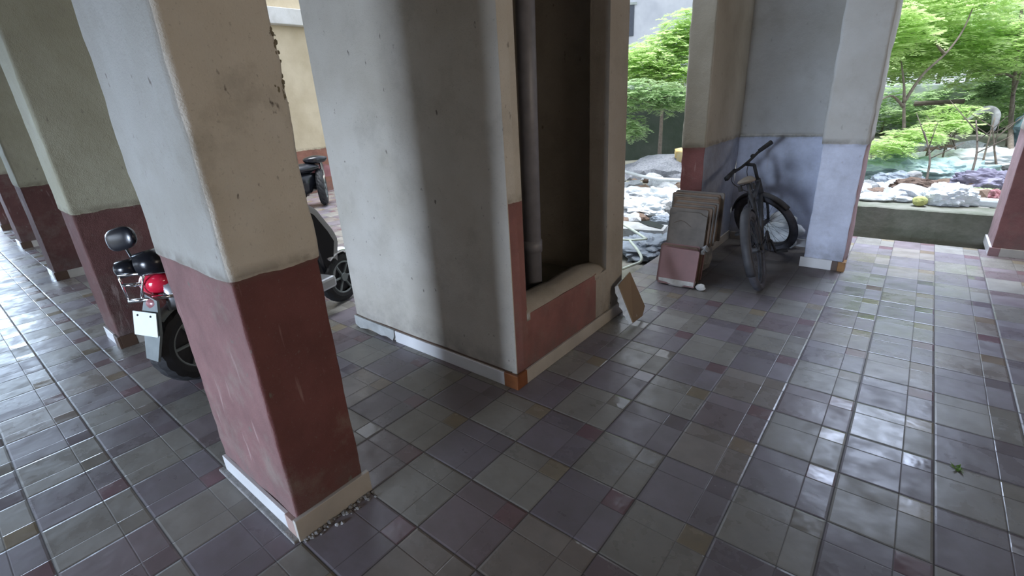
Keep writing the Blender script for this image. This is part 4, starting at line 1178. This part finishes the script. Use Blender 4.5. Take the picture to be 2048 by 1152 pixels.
quadslab(bm, ys_, .35, Vector((0.1, 1, 0)).normalized())
bmesh.ops.bevel(bm, geom=bm.edges[:], offset=.05, segments=3, affect='EDGES')
tag(link('sack', bm, 'bag_yellow', smooth=True), 'yellow sack standing behind the gravel pile beside the pillar', 'sack')
# big white plaster sheets on the rubble
for i, (u, v, r, mt, lab) in enumerate(((1285, 412, .26, 'bag_white', 'crumpled white sheet on the rubble nearest the shaft beyond the gap'), (1335, 400, .30, 'bag_white', 'crumpled white sheet on the rubble beside the tile stack'), (1270, 385, .25, 'rock_white', 'large white plaster block on the rubble beyond the gap'))):
    x, y = gp(u, v, .05); put_blob('plaster_sheet', x, y, r, mt, lab, 'sheet', 4, .45, (1.3, 1, .45), 40 + i, smooth=(mt != 'rock_white'))
x, y = gp(1328, 436, 0.0); put_blob('stone', x, y, .11, 'bag_grey', 'dark grey oval stone behind the marble slab', 'stone', 3, .2, (1.7, .8, .6), 44, smooth=True)
# marble slab lying on the ground
bm = bmesh.new()
s4 = [at(1240, 441, 2, .10), at(1336, 450, 2, .10), at(1326, 462, 2, .10), at(1240, 457, 2, .10)]
quadslab(bm, s4, .13, Vector((0, 0, -1)))
o = link('stone_slab', bm, 'concrete_light'); tag(o, 'long grey stone slab lying on the ground beyond the gap', 'slab')
bm = bmesh.new()
s5 = [at(1276, 443, 2, .104), at(1300, 441.5, 2, .104), at(1328, 451, 2, .104), at(1322, 458, 2, .104), at(1296, 452, 2, .104)]
quadslab(bm, s5, .003, Vector((0, 0, 1)))
link('dark_patch', bm, 'black_gloss', o)
# grey tarp and the bent tube frame
x, y = gp(1300, 500, -.05); put_blob('tarpaulin', x, y, .30, 'bag_grey', 'grey-blue tarpaulin heap just beyond the gap', 'tarpaulin', 4, .35, (1.1, 1.2, .35), 46, smooth=True)
x, y = gp(1320, 478, .05); put_blob('rag', x, y, .07, 'bag_white', 'white rag behind the tile stack on the grey tarpaulin', 'rag', 3, .5, (.8, .8, 1.2), 47, smooth=True)
fr = thing('broken_chair', 'bent pale green tube frame of a broken chair beyond the gap', 'chair frame', tuple(at(1262, 500, 2, 0.02)))
FO = fr.location.copy()
for pts, r in (([(1240, 446, .16), (1262, 458, .15), (1293, 478, .14)], .013), ([(1240, 479, .12), (1265, 480, .12), (1294, 478, .14)], .011), ([(1260, 482, .14), (1275, 500, .13), (1283, 515, .10), (1280, 524, .07), (1265, 530, .05), (1245, 538, .04)], .013)):
    bm = bmesh.new(); tube(bm, smoothpts([at(u, v, 2, z) - FO for u, v, z in pts], 5), r, 8)
    link('tube_rail', bm, 'frame_green', fr, smooth=True)

# ------------------------------------------------------------------ trees
def frond(bm, base, dirv, L, nl, w, r):
    """pinnate leaf: pairs of leaflets along a drooping rachis"""
    d = dirv.normalized(); side = d.cross(Vector((0, 0, 1)))
    if side.length < .1: side = Vector((1, 0, 0))
    side.normalize()
    for i in range(nl):
        t = (i + .6) / nl
        p = base + d * (L * t) + Vector((0, 0, -0.25 * L * t * t))
        l = w * math.sin(PI * (0.12 + 0.85 * t)) + w * .15
        for s in (-1, 1):
            e = p + side * (s * l) + d * (l * .35) + Vector((0, 0, r.uniform(-.3, .1) * l))
            m = (p + e) * .5; q_ = d * (L / nl * .60)
            bm.faces.new([bm.verts.new(v) for v in (p, m + q_, e, m - q_)])
def tree(name, label, base, trunk, branches, clouds, leaf, nf, fl, group=None, r0=.03):
    """trunk: list of points; clouds: list of (centre, radii, share)"""
    t = thing(name, label, 'tree', base, group)
    B0 = Vector(base)
    if trunk:
        bm = bmesh.new(); P_ = smoothpts([Vector(p) - B0 for p in trunk], 5)
        tube(bm, P_, [r0 * (1 - .6 * i / len(P_)) for i in range(len(P_))], 8); link('trunk', bm, 'bark', t, smooth=True)
    for br in branches:
        bm = bmesh.new(); P_ = smoothpts([Vector(p) - B0 for p in br], 5)
        tube(bm, P_, [r0 * .6 * (1 - .7 * i / len(P_)) for i in range(len(P_))], 6); link('branch', bm, 'bark', t, smooth=True)
    if clouds:
        r = random.Random(len(label) * 13 + nf)
        bm = bmesh.new()
        for c, rad, sh in clouds:
            for i in range(int(nf * sh)):
                while True:
                    v = Vector((r.uniform(-1, 1), r.uniform(-1, 1), r.uniform(-1, 1)))
                    if .15 < v.length < 1: break
                p = Vector((c[0] + v.x * rad[0], c[1] + v.y * rad[1], c[2] + v.z * rad[2])) - B0
                a = r.uniform(0, 2 * PI)
                frond(bm, p, Vector((math.cos(a), math.sin(a), r.uniform(-.35, .35))), fl * r.uniform(.6, 1.2), 9, fl * .34, r)
        link('foliage', bm, leaf, t)
    return t
RA = ray_at
def V3(v): return tuple(v)
# tree with the forked stem in the yard
b0 = at(1810, 372, 2, .3)
d0 = 6.6
fork = RA(1808, 205, d0)
tree('young_tree', 'young tree with a forked stem and feathery green crown behind the kerb', V3(b0), [b0, RA(1808, 300, d0 - .1), fork],
     [[fork, RA(1845, 150, d0), RA(1893, 105, d0), RA(1925, 62, d0), RA(1948, 10, d0)], [RA(1890, 108, d0), RA(1876, 92, d0), RA(1868, 70, d0)], [fork, RA(1808, 170, d0), RA(1802, 120, d0 + .2)], [RA(1808, 215, d0), RA(1785, 192, d0), RA(1762, 200, d0 - .3)]],
     [(V3(RA(1850, 20, 7.4)), (1.1, .9, .55), .40), (V3(RA(1830, 110, 7.8)), (.8, .8, .35), .16), (V3(RA(1960, 100, 7.6)), (.9, .8, .5), .26), (V3(RA(1780, 60, 6.6)), (.5, .5, .35), .12)], 'leaf', 2200, .28, r0=.035)
# low feathery bough across the yard
tree('low_bough', 'low spreading bright green bough arching over the yard rubble', V3(at(1700, 330, 2, .3)), [at(1765, 330, 2, .3), RA(1762, 300, 6.2), RA(1790, 275, 6.2), RA(1860, 258, 6.2), RA(1940, 238, 6.2)], [],
     [(V3(RA(1775, 290, 6.0)), (.28, .3, .10), .25), (V3(RA(1830, 268, 6.1)), (.30, .3, .08), .3), (V3(RA(1895, 250, 6.2)), (.30, .3, .07), .25), (V3(RA(1900, 225, 6.5)), (.35, .3, .10), .2)], 'leaf', 420, .2, r0=.014)
bR = at(2022, 345, 2, .3)
tree('young_tree', 'slender tree with several thin stems at the right beside the pillar', V3(bR), [bR, RA(2022, 240, 7.6), RA(2030, 150, 7.6), RA(2043, 20, 7.6)],
     [[RA(2026, 190, 7.6), RA(2040, 150, 7.6), RA(2060, 110, 7.6)], [RA(2028, 155, 7.6), RA(2010, 148, 7.6), RA(1990, 150, 7.6)], [at(2000, 345, 2, .3), RA(2010, 300, 7.4), RA(2030, 210, 7.5)]],
     [(V3(RA(2030, 70, 8.0)), (.9, .8, .55), .6), (V3(RA(2060, 180, 8.2)), (.7, .8, .6), .4)], 'leaf_mid', 1200, .28, r0=.04)
# bare saplings
for i, (u, v, u2, v2) in enumerate(((1850, 372, 1848, 262), (1828, 355, 1860, 270), (1935, 372, 1952, 240), (1893, 330, 1885, 262), (1915, 330, 1900, 268), (1960, 345, 1990, 235), (1880, 345, 1905, 255), (1995, 345, 1985, 250))):
    a = at(u, v, 2, .3)
    dep = (RWC @ (a - CAM)).z
    b = RA(u2, v2, dep); mI = a.lerp(b, .5) + Vector((rnd.uniform(-.05, .05), 0, 0))
    t = thing('bare_sapling', 'thin bare sapling stem standing in the yard rubble', 'sapling', V3(a), 'bare saplings in the yard')
    bm = bmesh.new(); P_ = smoothpts([a - a, mI - a, b - a], 5); tube(bm, P_, [.014 * (1 - .6 * k / len(P_)) for k in range(len(P_))], 6); link('stem', bm, 'bark', t, smooth=True)
    bm = bmesh.new()
    for k in range(3):
        q_ = (mI - a).lerp(b - a, k * .33); tube(bm, [q_, q_ + Vector((rnd.uniform(-.3, .3), rnd.uniform(-.2, .2), rnd.uniform(.15, .35)))], [.007, .003], 5)
    link('twig', bm, 'bark', t, smooth=True)
# trees at the back of the yard
for i, (u, dep, cz, rad, leaf, lab) in enumerate(((1760, 12, 2.6, 1.6, 'leaf', 'bright leafy tree at the back left of the yard'), (1880, 13, 3.0, 1.8, 'leaf_mid', 'mid green leafy tree at the back middle of the yard'),
                                                  (2000, 12, 2.7, 1.7, 'leaf_mid', 'mid green leafy tree at the back right of the yard'), (2090, 10, 2.2, 1.5, 'leaf', 'bright leafy tree at the far right edge of the yard'),
                                                  (1940, 16, 4.2, 2.6, 'leaf', 'tall bright tree rising behind the others in the yard'), (1790, 16, 4.2, 2.6, 'leaf', 'tall bright tree rising behind the left back tree'))):
    p = RA(u, 110, dep); base = (p.x, p.y, .2)
    tree('leafy_tree', lab, base, [base, (p.x + .1, p.y, 1.4), (p.x, p.y + .1, cz)], [], [((p.x, p.y, cz), (rad, rad, rad * .62), .75), ((p.x + .3, p.y - .3, cz - rad * .5), (rad * .9, rad * .9, .5), .25)], leaf, 1500, .50, r0=.07)
for i, (u, dep) in enumerate(((1770, 10.2), (1850, 10.6), (1930, 10.2), (2020, 9.6))):
    p = RA(u, 215, dep)
    tree('shrub', ['dark shrub at the back left of the yard below the trees', 'dark shrub at the back of the yard, second from the left pillar', 'dark shrub at the back of the yard behind the grey cloth', 'dark shrub at the back of the yard beside the right pillar'][i], (p.x, p.y, .2),
         [(p.x, p.y, .2), (p.x + .05, p.y, .7)], [], [((p.x, p.y, .85), (.75, .6, .60), 1.0)], 'leaf_mid', 330, .30, r0=.03)
pc = RA(1985, 180, 7.3)
tree('leaf_clump', 'dark rounded clump of leaves hanging above the grey cloth', V3(pc), [], [], [(V3(pc), (.17, .17, .15), 1.0)], 'leaf_dark', 330, .10)
# undergrowth in the yard
for i, (u, v) in enumerate(((1752, 335), (1845, 358), (1930, 352), (2015, 350), (1870, 335), (1985, 365), (1905, 372))):
    x, y = gp(u, v, .33)
    o = thing('ground_weed', 'low green weed patch among the yard rubble', 'plant', (x, y, hg(x, y)), 'weed patches in the yard')
    bm = bmesh.new(); r = random.Random(i)
    for k in range(22):
        a = r.uniform(0, 6.28); frond(bm, Vector((r.gauss(0, .14), r.gauss(0, .14), .02)), Vector((math.cos(a), math.sin(a), .6)), .16, 5, .06, r)
    link('leaves', bm, 'leaf_mid', o)
# trees seen through the gap
g0_ = RA(1330, 110, 9.0)
tree('leafy_tree', 'bright yellow-green rounded tree behind the mossy wall, seen through the gap', (g0_.x, g0_.y, 0), [(g0_.x, g0_.y, 0), (g0_.x, g0_.y, 1.4)], [],
     [(V3(RA(1335, 105, 9.6)), (.75, .75, .42), .3), (V3(RA(1375, 62, 9.4)), (.5, .5, .42), .2), (V3(RA(1285, 130, 9.2)), (.5, .6, .36), .25), (V3(RA(1350, 150, 9.3)), (.6, .6, .25), .2)], 'leaf', 2600, .24, r0=.05)
g1_ = RA(1290, 200, 7.6)
tree('leafy_tree', 'darker green bough hanging low in front of the mossy wall', (g1_.x - .5, g1_.y, -.05), [(g1_.x - .5, g1_.y, -.05), (g1_.x - .45, g1_.y, .8), V3(RA(1255, 190, 7.6))], [[RA(1250, 190, 7.6), RA(1300, 205, 7.5), RA(1340, 190, 7.4)]],
     [(V3(RA(1275, 190, 7.6)), (.42, .4, .26), .45), (V3(RA(1340, 195, 7.6)), (.32, .3, .24), .35), (V3(RA(1262, 255, 7.7)), (.16, .3, .18), .2)], 'leaf_mid', 1000, .17, r0=.03)
